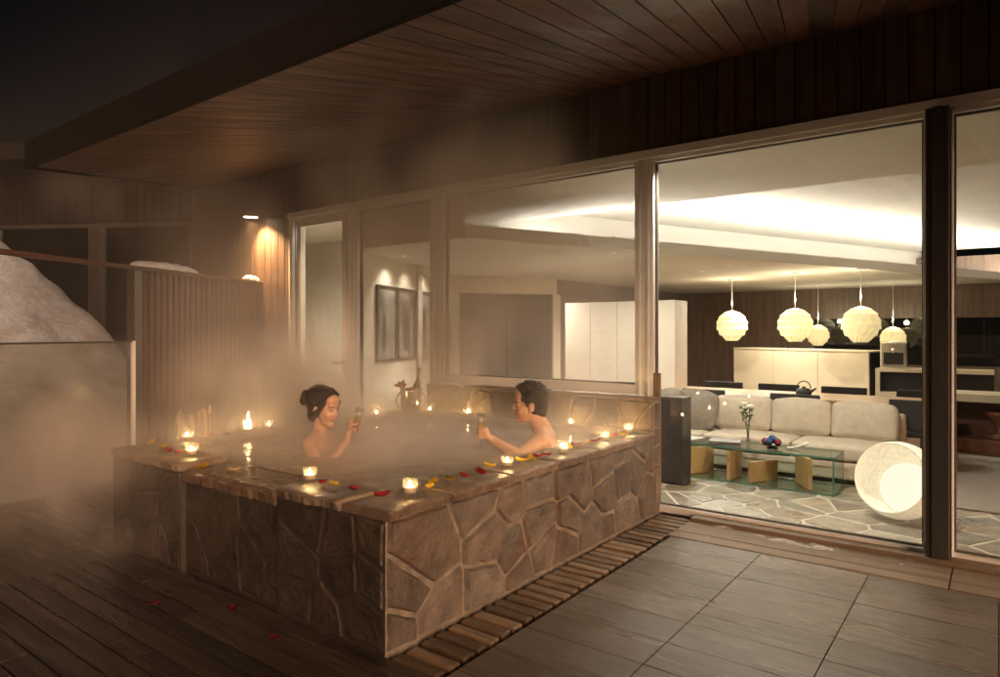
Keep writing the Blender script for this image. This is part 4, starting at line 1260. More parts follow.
lo = bpy.data.objects.new('spot', ld); COL.objects.link(lo); lo.parent = ws; lo.location = (-0.25, -0.17, -0.03); lo.rotation_euler = Vector((0.14, 0.20, -1)).to_track_quat('-Z', 'Y').to_euler()

# ================================================================== CANDLES
cn = empty('tealight_candle')
bm = B(); lathe(bm, [(0, 0), (0.030, 0), (0.034, 0.006), (0.037, 0.062), (0.0345, 0.062), (0.0315, 0.010), (0, 0.008)], 24); obj('glass_cup', bm, M_['clear'], cn)
bm = B(); lathe(bm, [(0, 0.0085), (0.029, 0.0085), (0.0305, 0.030), (0.012, 0.0285), (0, 0.0285)], 24); obj('wax', bm, M_['wax'], cn)
bm = B(); lathe(bm, [(0, 0.030), (0.004, 0.033), (0.0055, 0.038), (0.004, 0.046), (0.0015, 0.054), (0, 0.057)], 10); obj('flame', bm, M_['flame'], cn)
ZC = 0.634
candles = [
    (-2.86, 2.17, 0.0, 'tealight in a clear glass cup on the front coping beside the spillway'),
    (-2.235, 2.27, 0.0, 'tealight in a clear glass cup near the front right corner of the tub'),
    (-2.25, 3.07, 0.0, "tealight in a clear glass cup on the right coping in front of the man's elbow"),
    (-2.21, 3.62, 0.0, "tealight in a clear glass cup on the right coping just behind the man's shoulder"),
    (-4.50, 4.14, 0.0, 'tealight on the left coping, the one nearest the ice bucket'),
    (-4.33, 4.66, 0.0, 'tealight on the back coping, just right of the ice bucket'),
    (-3.86, 4.66, 0.0, 'tealight on the back coping, in the middle between two others'),
    (-2.79, 4.68, 0.0, 'tealight on the back coping below the picture window, right of the man'),
    (-2.24, 4.23, 0.0, 'tealight on the right coping beside a red and a yellow petal, second from the corner'),
    (-2.25, 4.63, 0.0, 'tealight in the back right corner of the tub below the window'),
    (-4.64, 2.46, 0.0, 'tealight on the outer left coping, close to the front left corner'),
    (-4.02, 2.16, 0.0, 'tealight on the raised front left block beside the spillway'),
    (-4.60, 3.10, 0.0, 'tealight on the left coping just right of the tall flame')]
for i, (x, y, a, lb) in enumerate(candles):
    c = cn if i == 0 else copy_tree(cn)
    c.location = (x, y, ZC); c.rotation_euler = (0, 0, i * 0.7); c.scale = (1 + 0.05 * math.sin(i * 3.1), 1 + 0.05 * math.sin(i * 3.1), 1 + 0.14 * math.sin(i * 2.3))
    tag(c, lb, 'candle', 'tealight candles round the tub')
fl = empty('dish_candle', (-4.66, 2.95, ZC), 0, 'open dish with a tall bright flame on the left coping', 'candle')
bm = B(); lathe(bm, [(0, 0), (0.05, 0), (0.085, 0.022), (0.08, 0.024), (0.045, 0.008), (0, 0.008)], 24); obj('dish', bm, M_['chrome'], fl)
bm = B(); lathe(bm, [(0, 0.009), (0.05, 0.012), (0.04, 0.02), (0, 0.022)], 20); obj('wax', bm, M_['wax'], fl)
bm = B()
for x0, y0, hh, lean in ((0.0, 0.0, 0.13, 0.018), (0.022, 0.006, 0.07, 0.012), (-0.026, -0.004, 0.055, -0.016)):
    prev = None
    nst = 10
    rings = []
    for k in range(nst + 1):
        t = k / nst
        rad = 0.012 * (hh / 0.13) ** 0.5 * (math.sin(PI * min(1, 0.12 + t * 0.5 + 0.38 * t ** 0.5)) ** 0.9) * (1 - 0.35 * t) + 0.0004
        c = (x0 + lean * t * t + 0.004 * math.sin(5 * t), y0, 0.022 + hh * t)
        rings.append([bm.verts.new((c[0] + rad * math.cos(2 * PI * i / 10), c[1] + rad * math.sin(2 * PI * i / 10), c[2])) for i in range(10)])
    for p, q in zip(rings, rings[1:]):
        for i in range(10): bm.faces.new((p[i], p[(i + 1) % 10], q[(i + 1) % 10], q[i]))
    bm.faces.new(rings[0][::-1]); bm.faces.new(rings[-1])
obj('flame', bm, emit('tall flame', (1.0, 0.66, 0.30), 30), fl)

# ================================================================== PETALS
def petal_mesh(seed):
    rn = random.Random(seed)
    bm = B()
    n, m = 10, 5
    L, W = 0.062, 0.052
    g = []
    for i in range(n + 1):
        t = i / n
        wd = W * math.sin(PI * (0.06 + 0.86 * t)) ** 0.75 * (0.6 + 0.5 * t)
        row = []
        for j in range(m + 1):
            u = j / m - 0.5
            x = (t - 0.5) * L + 0.004 * nz(i, j, seed)
            z = 0.002 + 0.050 * u * u * (1.2 - t * 0.3) + 0.030 * (t - 0.35) ** 2 + 0.003 * nz(i * 0.4, j * 0.6, seed)
            row.append(bm.verts.new((x, u * wd, z)))
        g.append(row)
    for i in range(n):
        for j in range(m):
            bm.faces.new((g[i][j], g[i + 1][j], g[i + 1][j + 1], g[i][j + 1])).smooth = True
    bmesh.ops.solidify(bm, geom=bm.faces[:], thickness=0.0008)
    return bm
PET = [
    (-4.51, 3.23, 'r', 'red petal on the left coping behind the woman, the nearer one'),
    (-4.48, 3.33, 'y', "yellow petal on the left coping close behind the woman's hair"),
    (-4.46, 3.78, 'r', "red petal on the left coping between the woman's face and her glass"),
    (-2.715, 2.136, 'r', 'red petal on the front coping, next to the candle by the spillway'),
    (-2.635, 2.142, 'y', 'yellow petal on the front coping between two red ones'),
    (-2.477, 2.131, 'r', 'red petal in the middle of the front right coping, right of the yellow petal'),
    (-2.28, 2.13, 'r', 'red petal at the very front right corner of the tub'),
    (-2.225, 2.40, 'y', 'yellow petal just behind the candle at the front right corner'),
    (-2.27, 2.48, 'y', 'yellow petal on the right coping, second one behind the corner candle'),
    (-2.25, 2.575, 'y', 'yellow petal on the right coping just before the two red ones'),
    (-2.24, 2.67, 'r', 'red petal on the right coping, nearer of the two red neighbours'),
    (-2.225, 2.79, 'r', 'red petal on the right coping, farther of the two red neighbours'),
    (-2.30, 2.965, 'y', "yellow petal on the inner edge of the coping before the candle by the man's elbow"),
    (-2.239, 3.20, 'y', "yellow petal below the man's arm, nearest the candle in front of him"),
    (-2.226, 3.285, 'y', "bright yellow petal below the man's arm beside a red petal"),
    (-2.232, 3.36, 'r', "red petal below the man's arm, touching the bright yellow one"),
    (-2.225, 3.445, 'r', "red petal below the man's shoulder, last before the candle behind him"),
    (-2.237, 3.745, 'y', "yellow petal just past the candle at the man's shoulder"),
    (-2.264, 3.865, 'r', "thin red petal past the candle at the man's shoulder, between two yellow ones"),
    (-2.233, 3.985, 'y', 'yellow petal on the far part of the right coping beside a small red one'),
    (-2.228, 4.075, 'r', 'small red petal on the right coping, in front of the second last candle'),
    (-2.242, 4.36, 'r', 'large red petal between the last two candles of the right coping'),
    (-2.211, 4.46, 'y', 'yellow petal just before the candle in the back right corner'),
    (-4.62, 2.20, 'y', 'yellow petal at the front left corner of the tub'),
    (-4.398, 2.169, 'y', 'yellow petal in the middle of the raised front left block'),
    (-4.216, 2.124, 'r', 'red petal on the front left block, beside the yellow one'),
    (-4.106, 2.119, 'r', 'red petal on the front left block, next to the candle'),
    (-4.588, 2.60, 'r', 'red petal on the left coping right behind the outermost candle'),
    (-4.527, 2.70, 'r', 'red petal on the left coping, before the tall flame')]
pm = [petal_mesh(s) for s in (1, 2, 3)]
base = {}
for k, b in enumerate(pm):
    for c, mm in (('r', 'redpetal'), ('y', 'yellowpetal'), ('p', 'palepetal'), ('d', 'darkpetal')):
        me = bpy.data.meshes.new('petal'); b.to_mesh(me); me.materials.append(M_[mm])
        me.polygons.foreach_set('use_smooth', [True] * len(me.polygons))
        base[c, k] = me
rn = random.Random(77)
def petal(x, y, z, c, lb, s=1.0):
    o = bpy.data.objects.new('petal', base[c, rn.randrange(3)]); COL.objects.link(o)
    o.location = (x, y, z); o.rotation_euler = (rn.uniform(-.2, .2), rn.uniform(-.2, .2), rn.uniform(0, 6.28)); o.scale = (s * rn.uniform(.9, 1.2),) * 3
    tag(o, lb, 'petal', 'rose petals scattered on the tub')
for x, y, c, lb in PET: petal(x, y, ZC + 0.005, c, lb, 1.02)
for x, y, c, lb in ((-3.71, 2.06, 'y', 'yellow petal on the wet spillway against the front left block'), (-3.48, 2.12, 'p', 'pale petal floating on the left half of the spillway'), (-3.38, 2.17, 'p', 'pale petal floating in the middle of the spillway')):
    petal(x, y, 0.604, c, lb, 1.05)
for x, y, lb in ((-3.45, 1.66, 'dark red petal lying on the deck boards, the leftmost of the fallen ones'), (-3.07, 1.86, 'red petal lying on the deck at the foot of the spillway'), (-2.62, 1.80, 'red petal lying on the deck at the foot of the dark front wall')):
    petal(x, y, 0.006, 'd', lb, 0.85)

# ================================================================== ICE BUCKET
ib_ = empty('ice_bucket', (-4.52, 4.60, ZC), 0, 'polished steel ice bucket standing in the far left corner of the tub', 'ice bucket')
bm = B(); lathe(bm, [(0, 0), (0.085, 0), (0.09, 0.01), (0.105, 0.20), (0.11, 0.225), (0.105, 0.225), (0.098, 0.20), (0.084, 0.014), (0, 0.014)], 32); obj('bucket', bm, M_['chrome'], ib_)
for sx in (-1, 1):
    bm = B(); pipe(bm, [Vector((sx * (0.10 + 0.045 * math.sin(t)), 0, 0.19 - 0.05 * t)) for t in [PI * k / 8 for k in range(9)]], 0.006, 8); o = obj('handle', bm, M_['chrome'], ib_); o.rotation_euler = (0, 0, R(40))
bo = empty('champagne_bottle', (-4.50, 4.61, ZC + 0.05), 0, 'dark champagne bottle leaning in the steel ice bucket', 'bottle')
bo.rotation_euler = (R(-6), R(8), 0)
bm = B(); lathe(bm, [(0, 0), (0.042, 0), (0.042, 0.17), (0.030, 0.225), (0.017, 0.265), (0.0155, 0.36), (0, 0.362)], 24); obj('glass', bm, M_['bottle'], bo)
bm = B(); lathe(bm, [(0.0175, 0.27), (0.0168, 0.355), (0.019, 0.36), (0.017, 0.385), (0, 0.388)], 20); obj('foil', bm, M_['foil'], bo)
bm = B(); lathe(bm, [(0.0428, 0.11), (0.0428, 0.172), (0.040, 0.185)], 24); obj('label', bm, M_['label'], bo)
fw = empty('flower_sprig', (-4.585, 4.555, ZC + 0.215), 0, 'dusty pink bloom with leaves tucked over the rim of the ice bucket', 'flower')
bm = B()
for k in range(9):
    a = k * 2.4; r_ = 0.012 * math.sqrt(k)
    ell(bm, (r_ * math.cos(a) * 1.3 - 0.03, r_ * math.sin(a), 0.03 + 0.008 * (k % 3)), (0.026, 0.022, 0.016), seg=10)
obj('bloom', bm, pbr('dusty pink bloom', (0.42, 0.13, 0.08), 0.6, var=0.3, vscale=40), fw)
for a, e, L in ((2.6, 0.5, 0.10), (3.5, 0.2, 0.09), (1.8, 0.7, 0.10)):
    q = Matrix.Translation((-0.03, 0, 0.03)) @ Matrix.Rotation(a, 4, 'Z') @ Matrix.Rotation(-e, 4, 'Y')
    bm = B()
    bm.faces.new([bm.verts.new(q @ Vector(p)) for p in ((0, 0, 0), (L * .4, .02, .006), (L, 0, 0), (L * .4, -.02, .006))])
    obj('leaf', bm, M_['leaf'], fw)

# ================================================================== PEOPLE
def solid(bm, voxel, smooth_n, name):
    me = bpy.data.meshes.new('tmp'); bm.to_mesh(me); bm.free()
    o = bpy.data.objects.new('tmp', me); COL.objects.link(o)
    r_ = o.modifiers.new('r', 'REMESH'); r_.mode = 'VOXEL'; r_.voxel_size = voxel
    s_ = o.modifiers.new('s', 'SMOOTH'); s_.factor = 0.5; s_.iterations = smooth_n
    dg = bpy.context.evaluated_depsgraph_get()
    res = bpy.data.meshes.new_from_object(o.evaluated_get(dg))
    res.name = name
    bpy.data.objects.remove(o); bpy.data.meshes.remove(me)
    res.polygons.foreach_set('use_smooth', [True] * len(res.polygons))
    return res

def basis(f, up=(0, 0, 1)):
    f = Vector(f).normalized(); l = Vector(up).cross(f).normalized(); u = f.cross(l)
    return Matrix((f, l, u)).transposed().to_4x4()

def head(bm, M, fem):
    k = 0.94 if fem else 1.0
    ell(bm, (-0.018, 0, 0.035), (0.098, 0.076, 0.086), M, 24)
    ell(bm, (0.024, 0, -0.025), (0.064, 0.060 * k, 0.085), M, 22)
    ell(bm, (0.028, 0, -0.082), (0.046, 0.046 * k, 0.034), M, 18)
    ell(bm, (0.066, 0, -0.102), (0.021, 0.022 * k, 0.017), M, 12)
    ell(bm, (0.055, 0.030, -0.035), (0.026, 0.026, 0.026), M, 12)
    ell(bm, (0.055, -0.030, -0.035), (0.026, 0.026, 0.026), M, 12)
    ell(bm, (0.071, 0, 0.026), (0.020, 0.050, 0.012 if fem else 0.014), M, 14)
    ell(bm, (0.055, 0, 0.055), (0.035, 0.055, 0.04), M, 14)
    n0 = 0.86 if fem else 1.0
    capsule(bm, (0.080, 0, 0.012), (0.100 * (0.97 if fem else 1), 0, -0.024), 0.0085 * n0, 0.0125 * n0, M, 12)
    for s in (-1, 1):
        ell(bm, (0.090, s * 0.011, -0.029), (0.011, 0.008, 0.008), M, 10)
        ell(bm, (0.073, s * 0.031, 0.001), (0.012, 0.014, 0.009), M, 10)
        ell(bm, (-0.012, s * 0.077, -0.012), (0.020, 0.009, 0.030), M, 12)
        ell(bm, (-0.004, s * 0.079, -0.034), (0.009, 0.007, 0.010), M, 10)
    ell(bm, (0.083, 0, -0.057), (0.011, 0.025, 0.0065), M, 12)
    ell(bm, (0.081, 0, -0.069), (0.012, 0.021, 0.0075), M, 12)

def wrap_hand(bm, g, th, tilt, wrist, wr=0.024):
    """palm beside a stem at g, four fingers of unequal length curled round it and the thumb closing from the other side"""
    Mg = Matrix.Translation(g) @ tilt @ Matrix.Rotation(th, 4, 'Z')
    X = lambda a, r_, z: (r_ * math.cos(a), r_ * math.sin(a), z)
    ell(bm, (0.040, -0.004, 0.0), (0.017, 0.030, 0.042), Mg, 16)
    W = Mg.inverted() @ Vector(wrist)
    capsule(bm, (0.043, -0.006, -0.02), W, 0.022, wr, Mg, 12)
    for z, L, r0 in ((0.032, 0.92, 0.0082), (0.011, 1.05, 0.0086), (-0.010, 1.0, 0.0083), (-0.029, 0.78, 0.0072)):
        a0, a1 = -0.75, -0.75 - 2.7 * L
        pts = [X(a0 + (a1 - a0) * t, 0.040 - 0.017 * t, z - 0.004 * t) for t in (0, 0.33, 0.62, 1.0)]
        for p, q, e in zip(pts, pts[1:], (0, 1, 2)):
            capsule(bm, p, q, r0 * (1 - 0.10 * e), r0 * (0.9 - 0.10 * e), Mg, 10)
    tp_ = [(0.046, 0.020, -0.018), (0.036, 0.038, 0.006), (0.012, 0.036, 0.022), (-0.008, 0.026, 0.026)]
    for p, q, e in zip(tp_, tp_[1:], (0, 1, 2)):
        capsule(bm, p, q, 0.0115 - 0.001 * e, 0.0105 - 0.001 * e, Mg, 10)

def limb(bm, pts, rad):
    for a, b, ra, rb in zip(pts, pts[1:], rad, rad[1:]):
        capsule(bm, a, b, ra, rb, None, 16)

def finish_person(me, MH, fem, skin, extra):
    """lips, brows, eyes set into the one body mesh"""
    me.materials.append(skin); me.materials.append(M_['lips']); me.materials.append(M_['eye']); me.materials.append(M_['teeth'])
    inv = MH.inverted()
    bm = B(); bm.from_mesh(me)
    for f in bm.faces:
        c = inv @ f.calc_center_median()
        if c.x > 0.076 and abs(c.y) < 0.026 and -0.077 < c.z < -0.050: f.material_index = 1
    t = B()
    for s in (-1, 1):
        ell(t, (0.0815, s * 0.0315, 0.0015), (0.004, 0.0115, 0.0030), None, 10)
        pipe(t, [Vector((0.087, s * 0.015, 0.021)), Vector((0.085, s * 0.031, 0.025)), Vector((0.073, s * 0.048, 0.020))], 0.0028 if fem else 0.0036, 6)
    for f in t.faces: f.material_index = 2
    T2 = B(); merge(T2, t, MH); 
    for f in T2.faces: f.material_index = 2
    merge(bm, T2, None, 2)
    t = B(); ell(t, (0.0905, 0, -0.0632), (0.003, 0.013, 0.0020), MH, 10); merge(bm, t, None, 3)
    bm.to_mesh(me); bm.free()

# the woman
WHf = Vector((0.975, 0.17, -0.16)).normalized()
WH = Matrix.Translation((-3.625, 2.872, 0.893)) @ basis(WHf) @ Matrix.Diagonal((1.05, 1.05, 1.05, 1))
bm = B()
head(bm, WH, True)
nb = Vector((-3.675, 2.870, 0.730))
capsule(bm, WH @ Vector((-0.025, 0, -0.07)), nb, 0.044, 0.048)
tf = Vector((0.90, 0.43, 0)).normalized(); tr_ = Vector((0.43, -0.90, 0))
shR = nb + tr_ * 0.150 + Vector((0, 0, -0.066)); shL = nb - tr_ * 0.150 + Vector((0, 0, -0.066))
TB = Matrix.Translation(nb) @ basis(tf)
ell(bm, (-0.005, 0, -0.13), (0.085, 0.135, 0.12), TB, 24)
ell(bm, (0.0, 0, -0.30), (0.078, 0.115, 0.16), TB, 24)
ell(bm, (-0.01, 0, -0.50), (0.10, 0.155, 0.12), TB, 24)
for s in (-1, 1): ell(bm, (0.062, s * 0.066, -0.22), (0.055, 0.06, 0.06), TB, 18)
capsule(bm, nb + Vector((0, 0, -0.012)), shR, 0.042, 0.046); capsule(bm, nb + Vector((0, 0, -0.012)), shL, 0.042, 0.046)
gW = Vector((-3.375, 2.925, 0.775))
tiltW = Matrix.Rotation(R(12), 4, Vector((-0.6, 0.8, 0)))
limb(bm, [shR, (-3.45, 2.70, 0.50), (-3.40, 2.875, 0.685)], [0.046, 0.036, 0.022])
wrap_hand(bm, gW, math.atan2(-0.55, -0.6), tiltW, (-3.402, 2.872, 0.69), 0.021)
limb(bm, [shL, (-3.66, 3.16, 0.46), (-3.44, 3.10, 0.36)], [0.046, 0.036, 0.024])
limb(bm, [(-3.74, 2.77, 0.20), (-3.34, 2.72, 0.36), (-3.10, 2.62, 0.10)], [0.082, 0.055, 0.036])
limb(bm, [(-3.76, 2.95, 0.20), (-3.36, 3.0, 0.36), (-3.10, 3.02, 0.10)], [0.082, 0.055, 0.036])
me = solid(bm, 0.0052, 3, 'person')
finish_person(me, WH, True, M_['skinw'], None)
po = bpy.data.objects.new('person', me); COL.objects.link(po)
tag(po, 'woman with dark hair pinned in a bun, smiling in the bath and raising a glass', 'person')
bm = B()
ell(bm, (-0.030, 0, 0.046), (0.104, 0.089, 0.092), WH, 22)
ell(bm, (-0.042, 0, 0.0), (0.080, 0.088, 0.085), WH, 20)
ell(bm, (-0.066, 0, -0.050), (0.052, 0.070, 0.062), WH, 18)
bun = Vector((-0.140, 0.004, 0.030))
rn = random.Random(31)
for s_ in (-1, 1):
    for k in range(46):
        t = k / 45
        # hairline from the parting down past the temple to the nape
        a_ = 0.12 + 2.25 * t
        st = Vector((0.066 * math.cos(a_ * 0.95) - 0.010 * t + 0.004, s_ * (0.012 + 0.068 * math.sin(min(1.57, a_ * 0.85))), 0.100 * math.cos(a_ * 0.78) + 0.004))
        pts = []
        for i in range(7):
            u = i / 6
            p = st.lerp(bun, u)
            c_ = Vector((-0.020, 0, 0.030))
            d_ = (p - c_)
            ex = Vector((d_.x / 0.110, d_.y / 0.096, d_.z / 0.106)).length
            if ex < 1.0 and i < 6: p = c_ + d_ / max(ex, 0.25)
            p += Vector((rn.uniform(-.002, .002), rn.uniform(-.002, .002), rn.uniform(-.002, .002)))
            pts.append(p)
        for p, q in zip(pts, pts[1:]): capsule(bm, p, q, 0.0062, 0.0062, WH, 6)
    capsule(bm, (0.046, s_ * 0.070, 0.040), (0.020, s_ * 0.086, -0.010), 0.016, 0.012, WH, 8)
    capsule(bm, (0.020, s_ * 0.086, -0.010), (-0.03, s_ * 0.080, -0.05), 0.014, 0.018, WH, 8)
    capsule(bm, (0.046, s_ * 0.070, 0.030), (0.038, s_ * 0.076, -0.050), 0.004, 0.002, WH, 6)
rn = random.Random(3)
for k in range(26):
    a, b_ = rn.uniform(0, 6.28), rn.uniform(-1, 1)
    c_ = Vector((-0.152, 0.004, 0.028)) + 0.036 * Vector((math.cos(a) * math.sqrt(1 - b_ * b_), math.sin(a) * math.sqrt(1 - b_ * b_), b_))
    ell(bm, c_, (rn.uniform(.016, .028),) * 3, WH, 10)
hm = solid(bm, 0.0040, 1, 'hair')
def flyaway(hm, M, n, c, rad, seed, lift, sweep):
    rn = random.Random(seed)
    bm = B(); bm.from_mesh(hm)
    for k in range(n):
        a, e = rn.uniform(-PI, PI), rn.uniform(-0.25, 1.45)
        d_ = Vector((math.cos(a) * math.cos(e), math.sin(a) * math.cos(e), math.sin(e)))
        if d_.x > 0.35 and d_.z < 0.75: continue
        p = Vector(c) + Vector((d_.x * rad[0], d_.y * rad[1], d_.z * rad[2]))
        q = p + d_ * rn.uniform(0.3, 1) * lift + Vector(sweep) * rn.uniform(0.6, 1.2) + Vector((rn.uniform(-.008, .008), rn.uniform(-.008, .008), rn.uniform(-.006, .006)))
        tube(bm, M @ p, M @ q, 0.0014, 0.0006, 4)
    bm.to_mesh(hm); bm.free()
flyaway(hm, WH, 420, (-0.032, 0, 0.040), (0.104, 0.090, 0.094), 5, 0.008, (-0.03, 0, -0.004))
hm.materials.append(M_['hair'])
ho = bpy.data.objects.new('hair', hm); COL.objects.link(ho); ho.parent = po

# the man
MHf = Vector((-0.80, -0.64, -0.03)).normalized()
MH = Matrix.Translation((-2.655, 3.88, 0.888)) @ basis(MHf) @ Matrix.Diagonal((1.10, 1.10, 1.10, 1))
bm = B()
head(bm, MH, False)
nb = Vector((-2.575, 3.925, 0.720))
capsule(bm, MH @ Vector((-0.028, 0, -0.06)), nb, 0.058, 0.068)
tf = Vector((-0.92, -0.38, 0)).normalized(); tl = Vector((0, 0, 1)).cross(tf)
TB = Matrix.Translation(nb) @ basis(tf)
shL = Vector((-2.495, 3.80, 0.655)); shR = nb - tl * 0.19 + Vector((0, 0, -0.07))
ell(bm, (0.0, 0, -0.14), (0.105, 0.165, 0.14), TB, 24)
ell(bm, (0.0, 0, -0.30), (0.095, 0.14, 0.16), TB, 24)
ell(bm, (-0.01, 0, -0.50), (0.11, 0.155, 0.12), TB, 24)
capsule(bm, nb + Vector((0, 0, -0.015)), shL, 0.060, 0.062); capsule(bm, nb + Vector((0, 0, -0.015)), shR, 0.060, 0.062)
ell(bm, shL + Vector((0.0, 0.0, -0.012)), (0.068, 0.068, 0.062), None, 16)
gM = Vector((-2.80, 3.52, 0.72))
limb(bm, [shL, (-2.555, 3.62, 0.575), (-2.745, 3.565, 0.672)], [0.060, 0.047, 0.029])
wrap_hand(bm, gM, math.atan2(0.35, 0.9), Matrix.Identity(4), (-2.735, 3.568, 0.668), 0.028)
limb(bm, [shR, (-2.83, 4.10, 0.47), (-3.0, 3.95, 0.42)], [0.060, 0.045, 0.03])
limb(bm, [(-2.62, 3.86, 0.22), (-3.0, 3.62, 0.38), (-3.22, 3.48, 0.11)], [0.095, 0.065, 0.045])
limb(bm, [(-2.66, 4.03, 0.22), (-3.05, 3.92, 0.38), (-3.25, 3.82, 0.11)], [0.095, 0.065, 0.045])
me = solid(bm, 0.0055, 3, 'person')
finish_person(me, MH, False, M_['skinm'], None)
po = bpy.data.objects.new('person', me); COL.objects.link(po)
tag(po, 'man with short black hair in the bath, seen in profile and reaching out a glass', 'person')
bm = B()
ell(bm, (-0.026, 0, 0.045), (0.104, 0.083, 0.090), MH, 22)
ell(bm, (-0.048, 0, 0.0), (0.078, 0.079, 0.085), MH, 20)
ell(bm, (-0.068, 0, -0.045), (0.048, 0.058, 0.055), MH, 18)
rn = random.Random(12)
for k in range(170):
    a = rn.uniform(-PI, PI); e = rn.uniform(0.05, 1.35)
    d_ = Vector((math.cos(a) * math.cos(e), math.sin(a) * math.cos(e), math.sin(e)))
    if d_.x > 0.55 and d_.z < 0.72: continue
    c_ = Vector((-0.026, 0, 0.045)) + Vector((d_.x * 0.098, d_.y * 0.078, d_.z * 0.086))
    tip = c_ + d_ * rn.uniform(0.012, 0.026) + Vector((0.016, rn.uniform(-.012, .012), 0.004))
    capsule(bm, c_, tip, 0.010, 0.0045, MH, 8)
for k in range(26):
    y_ = rn.uniform(-0.055, 0.055)
    c_ = Vector((0.045 - 5 * y_ * y_, y_, 0.105 - 6 * y_ * y_))
    capsule(bm, c_, c_ + Vector((0.034, rn.uniform(-.01, .01), 0.012 + rn.uniform(-.006, .010))), 0.013, 0.005, MH, 8)
for s in (-1, 1):
    capsule(bm, (0.020, s * 0.074, 0.03), (0.016, s * 0.075, -0.005), 0.012, 0.006, MH)
hm = solid(bm, 0.0040, 1, 'hair'); flyaway(hm, MH, 520, (-0.026, 0, 0.045), (0.106, 0.085, 0.094), 8, 0.018, (0.012, 0, 0.002)); hm.materials.append(M_['hair'])
ho = bpy.data.objects.new('hair', hm); COL.objects.link(ho); ho.parent = po

# champagne flutes in their hands
def flute(loc, tilt, label):
    root = empty('champagne_flute', loc, 0, label, 'glass')
    bm = B(); lathe(bm, [(0, -0.105), (0.030, -0.105), (0.030, -0.102), (0.004, -0.097), (0.0035, -0.03), (0.010, -0.010), (0.018, 0.03), (0.0245, 0.08), (0.028, 0.130), (0.0272, 0.130), (0.0235, 0.08), (0.017, 0.03), (0.009, -0.006), (0, -0.004)], 24, tilt); obj('glass', bm, M_['fluteglass'], root)
    bm = B(); lathe(bm, [(0, -0.003), (0.0085, -0.005), (0.0164, 0.03), (0.0218, 0.070), (0, 0.070)], 20, tilt); obj('champagne', bm, M_['champagne'], root)
flute(gW, tiltW, "champagne flute held up in the woman's hand")
flute(gM, Matrix.Identity(4), "champagne flute held out in the man's hand")

# ================================================================== STEAM
m, n, l = mat('steam')
out = n.new('ShaderNodeOutputMaterial')
pv = n.new('ShaderNodeVolumePrincipled')
pv.inputs['Color'].default_value = (1.0, 0.91, 0.82, 1)
pv.inputs['Anisotropy'].default_value = 0.0
l.new(pv.outputs[0], out.inputs['Volume'])
tc = n.new('ShaderNodeTexCoord')
sx = n.new('ShaderNodeSeparateXYZ')
l.new(tc.outputs['Object'], sx.inputs[0])
def mr(src, a, b, c, d, smooth=True):
    k = n.new('ShaderNodeMapRange')
    k.interpolation_type = 'SMOOTHSTEP' if smooth else 'LINEAR'
    for q, v in zip((1, 2, 3, 4), (a, b, c, d)): k.inputs[q].default_value = v
    l.new(src, k.inputs[0])
    return k.outputs[0]
def op(o_, a, b):
    k = n.new('ShaderNodeMath'); k.operation = o_
    for q, v in ((0, a), (1, b)):
        if isinstance(v, (int, float)): k.inputs[q].default_value = v
        else: l.new(v, k.inputs[q])
    return k.outputs[0]
mp = n.new('ShaderNodeMapping'); mp.inputs['Scale'].default_value = (1, 1, 0.62)
l.new(tc.outputs['Object'], mp.inputs[0])
nx = n.new('ShaderNodeTexNoise'); nx.inputs['Scale'].default_value = 0.62; nx.inputs['Detail'].default_value = 2.0; nx.inputs['Roughness'].default_value = 0.5
l.new(mp.outputs[0], nx.inputs['Vector'])
wisp = mr(nx.outputs[0], 0.49, 0.62, 0.02, 1.0)
# nearness to the middle of the tub, seen from above
vd = n.new('ShaderNodeVectorMath'); vd.operation = 'SUBTRACT'; vd.inputs[1].default_value = (-4.1, 4.0, 0)
l.new(tc.outputs['Object'], vd.inputs[0])
ms = n.new('ShaderNodeVectorMath'); ms.operation = 'MULTIPLY'; ms.inputs[1].default_value = (0.75, 0.8, 0)
l.new(vd.outputs[0], ms.inputs[0])
ln = n.new('ShaderNodeVectorMath'); ln.operation = 'LENGTH'
l.new(ms.outputs[0], ln.inputs[0])
near = mr(ln.outputs['Value'], 0.4, 1.75, 1.0, 0.0)
high = mr(sx.outputs['Z'], 0.5, 2.6, 1.0, 0.40)
low = mr(sx.outputs['Z'], 0.0, 0.6, 0.35, 1.0)
top = mr(sx.outputs['Z'], 2.7, 3.3, 1.0, 0.15)
edge = op('MULTIPLY', mr(sx.outputs['X'], -8.9, -7.6, 0.0, 1.0), mr(sx.outputs['X'], -2.2, -1.3, 1.0, 0.0))
edge = op('MULTIPLY', edge, mr(sx.outputs['Y'], 0.7, 1.7, 0.0, 1.0))
dn = op('MULTIPLY', op('MULTIPLY', wisp, high), op('MULTIPLY', near, op('MULTIPLY', top, low)))
STEAM = 1.4
n3 = n.new('ShaderNodeTexNoise'); n3.inputs['Scale'].default_value = 1.5; n3.inputs['Detail'].default_value = 2.5
l.new(mp.outputs[0], n3.inputs['Vector'])
curl = mr(n3.outputs[0], 0.42, 0.66, 0.0, 1.0)
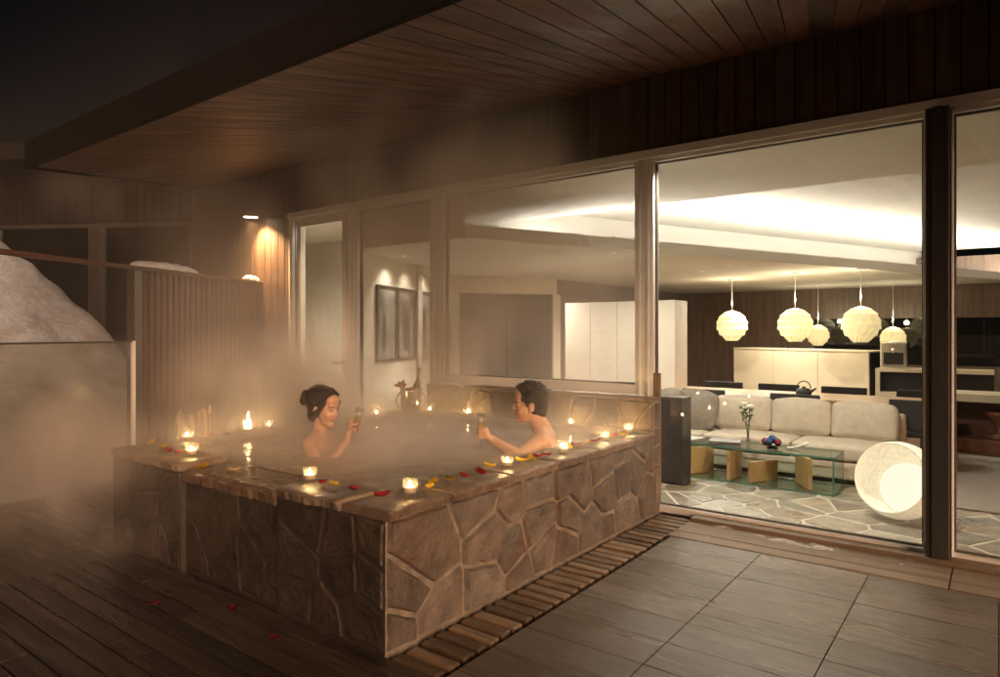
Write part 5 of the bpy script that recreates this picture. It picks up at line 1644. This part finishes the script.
def plume(c, rad, k):
    a_ = n.new('ShaderNodeVectorMath'); a_.operation = 'SUBTRACT'; a_.inputs[1].default_value = c
    l.new(tc.outputs['Object'], a_.inputs[0])
    b_ = n.new('ShaderNodeVectorMath'); b_.operation = 'DIVIDE'; b_.inputs[1].default_value = rad
    l.new(a_.outputs[0], b_.inputs[0])
    c_ = n.new('ShaderNodeVectorMath'); c_.operation = 'LENGTH'
    l.new(b_.outputs[0], c_.inputs[0])
    return op('MULTIPLY', mr(c_.outputs['Value'], 0.25, 1.0, k, 0.0), curl)
pls = None
for c, rad, k in (((-4.15, 4.45, 1.35), (0.75, 0.5, 1.0), 6.0),      # against the picture window
                  ((-2.75, 3.3, 2.55), (0.8, 0.8, 0.7), 2.8),        # rolling along the soffit
                  ((-4.0, 3.6, 2.5), (0.9, 0.9, 0.9), 1.5),
                  ((-4.75, 1.75, 0.45), (1.3, 0.8, 0.7), 2.2),       # spilling over onto the deck
                  ((-6.0, 4.15, 1.0), (0.95, 0.75, 0.95), 3.2),
                  ((-5.0, 4.0, 0.9), (0.8, 0.7, 0.6), 2.0),
                  ((-4.5, 2.9, 0.95), (0.9, 0.8, 0.6), 1.9),
                  ((-6.3, 3.0, 2.7), (1.2, 1.0, 0.6), 0.7)):
    q = plume(c, rad, k)
    pls = q if pls is None else op('ADD', pls, q)
dn0 = pls
dn = op('ADD', op('ADD', op('MULTIPLY', dn, STEAM), dn0), op('MULTIPLY', edge, 0.016))
lay = op('MULTIPLY', op('MULTIPLY', mr(sx.outputs['Z'], 0.58, 0.86, 1.0, 0.0), mr(sx.outputs['Z'], 0.54, 0.60, 0.0, 1.0)), op('MULTIPLY', near, op('ADD', op('MULTIPLY', wisp, 0.6), 0.45)))
dn = op('ADD', dn, op('MULTIPLY', lay, 3.4))
l.new(op('MULTIPLY', dn, edge), pv.inputs['Density'])
bm = B(); box(bm, -9.0, -1.25, 0.65, 4.885, -0.02, 3.35)
o = obj('steam', bm, m); o['kind'] = 'stuff'; o['label'] = 'warm steam drifting up from the bath'
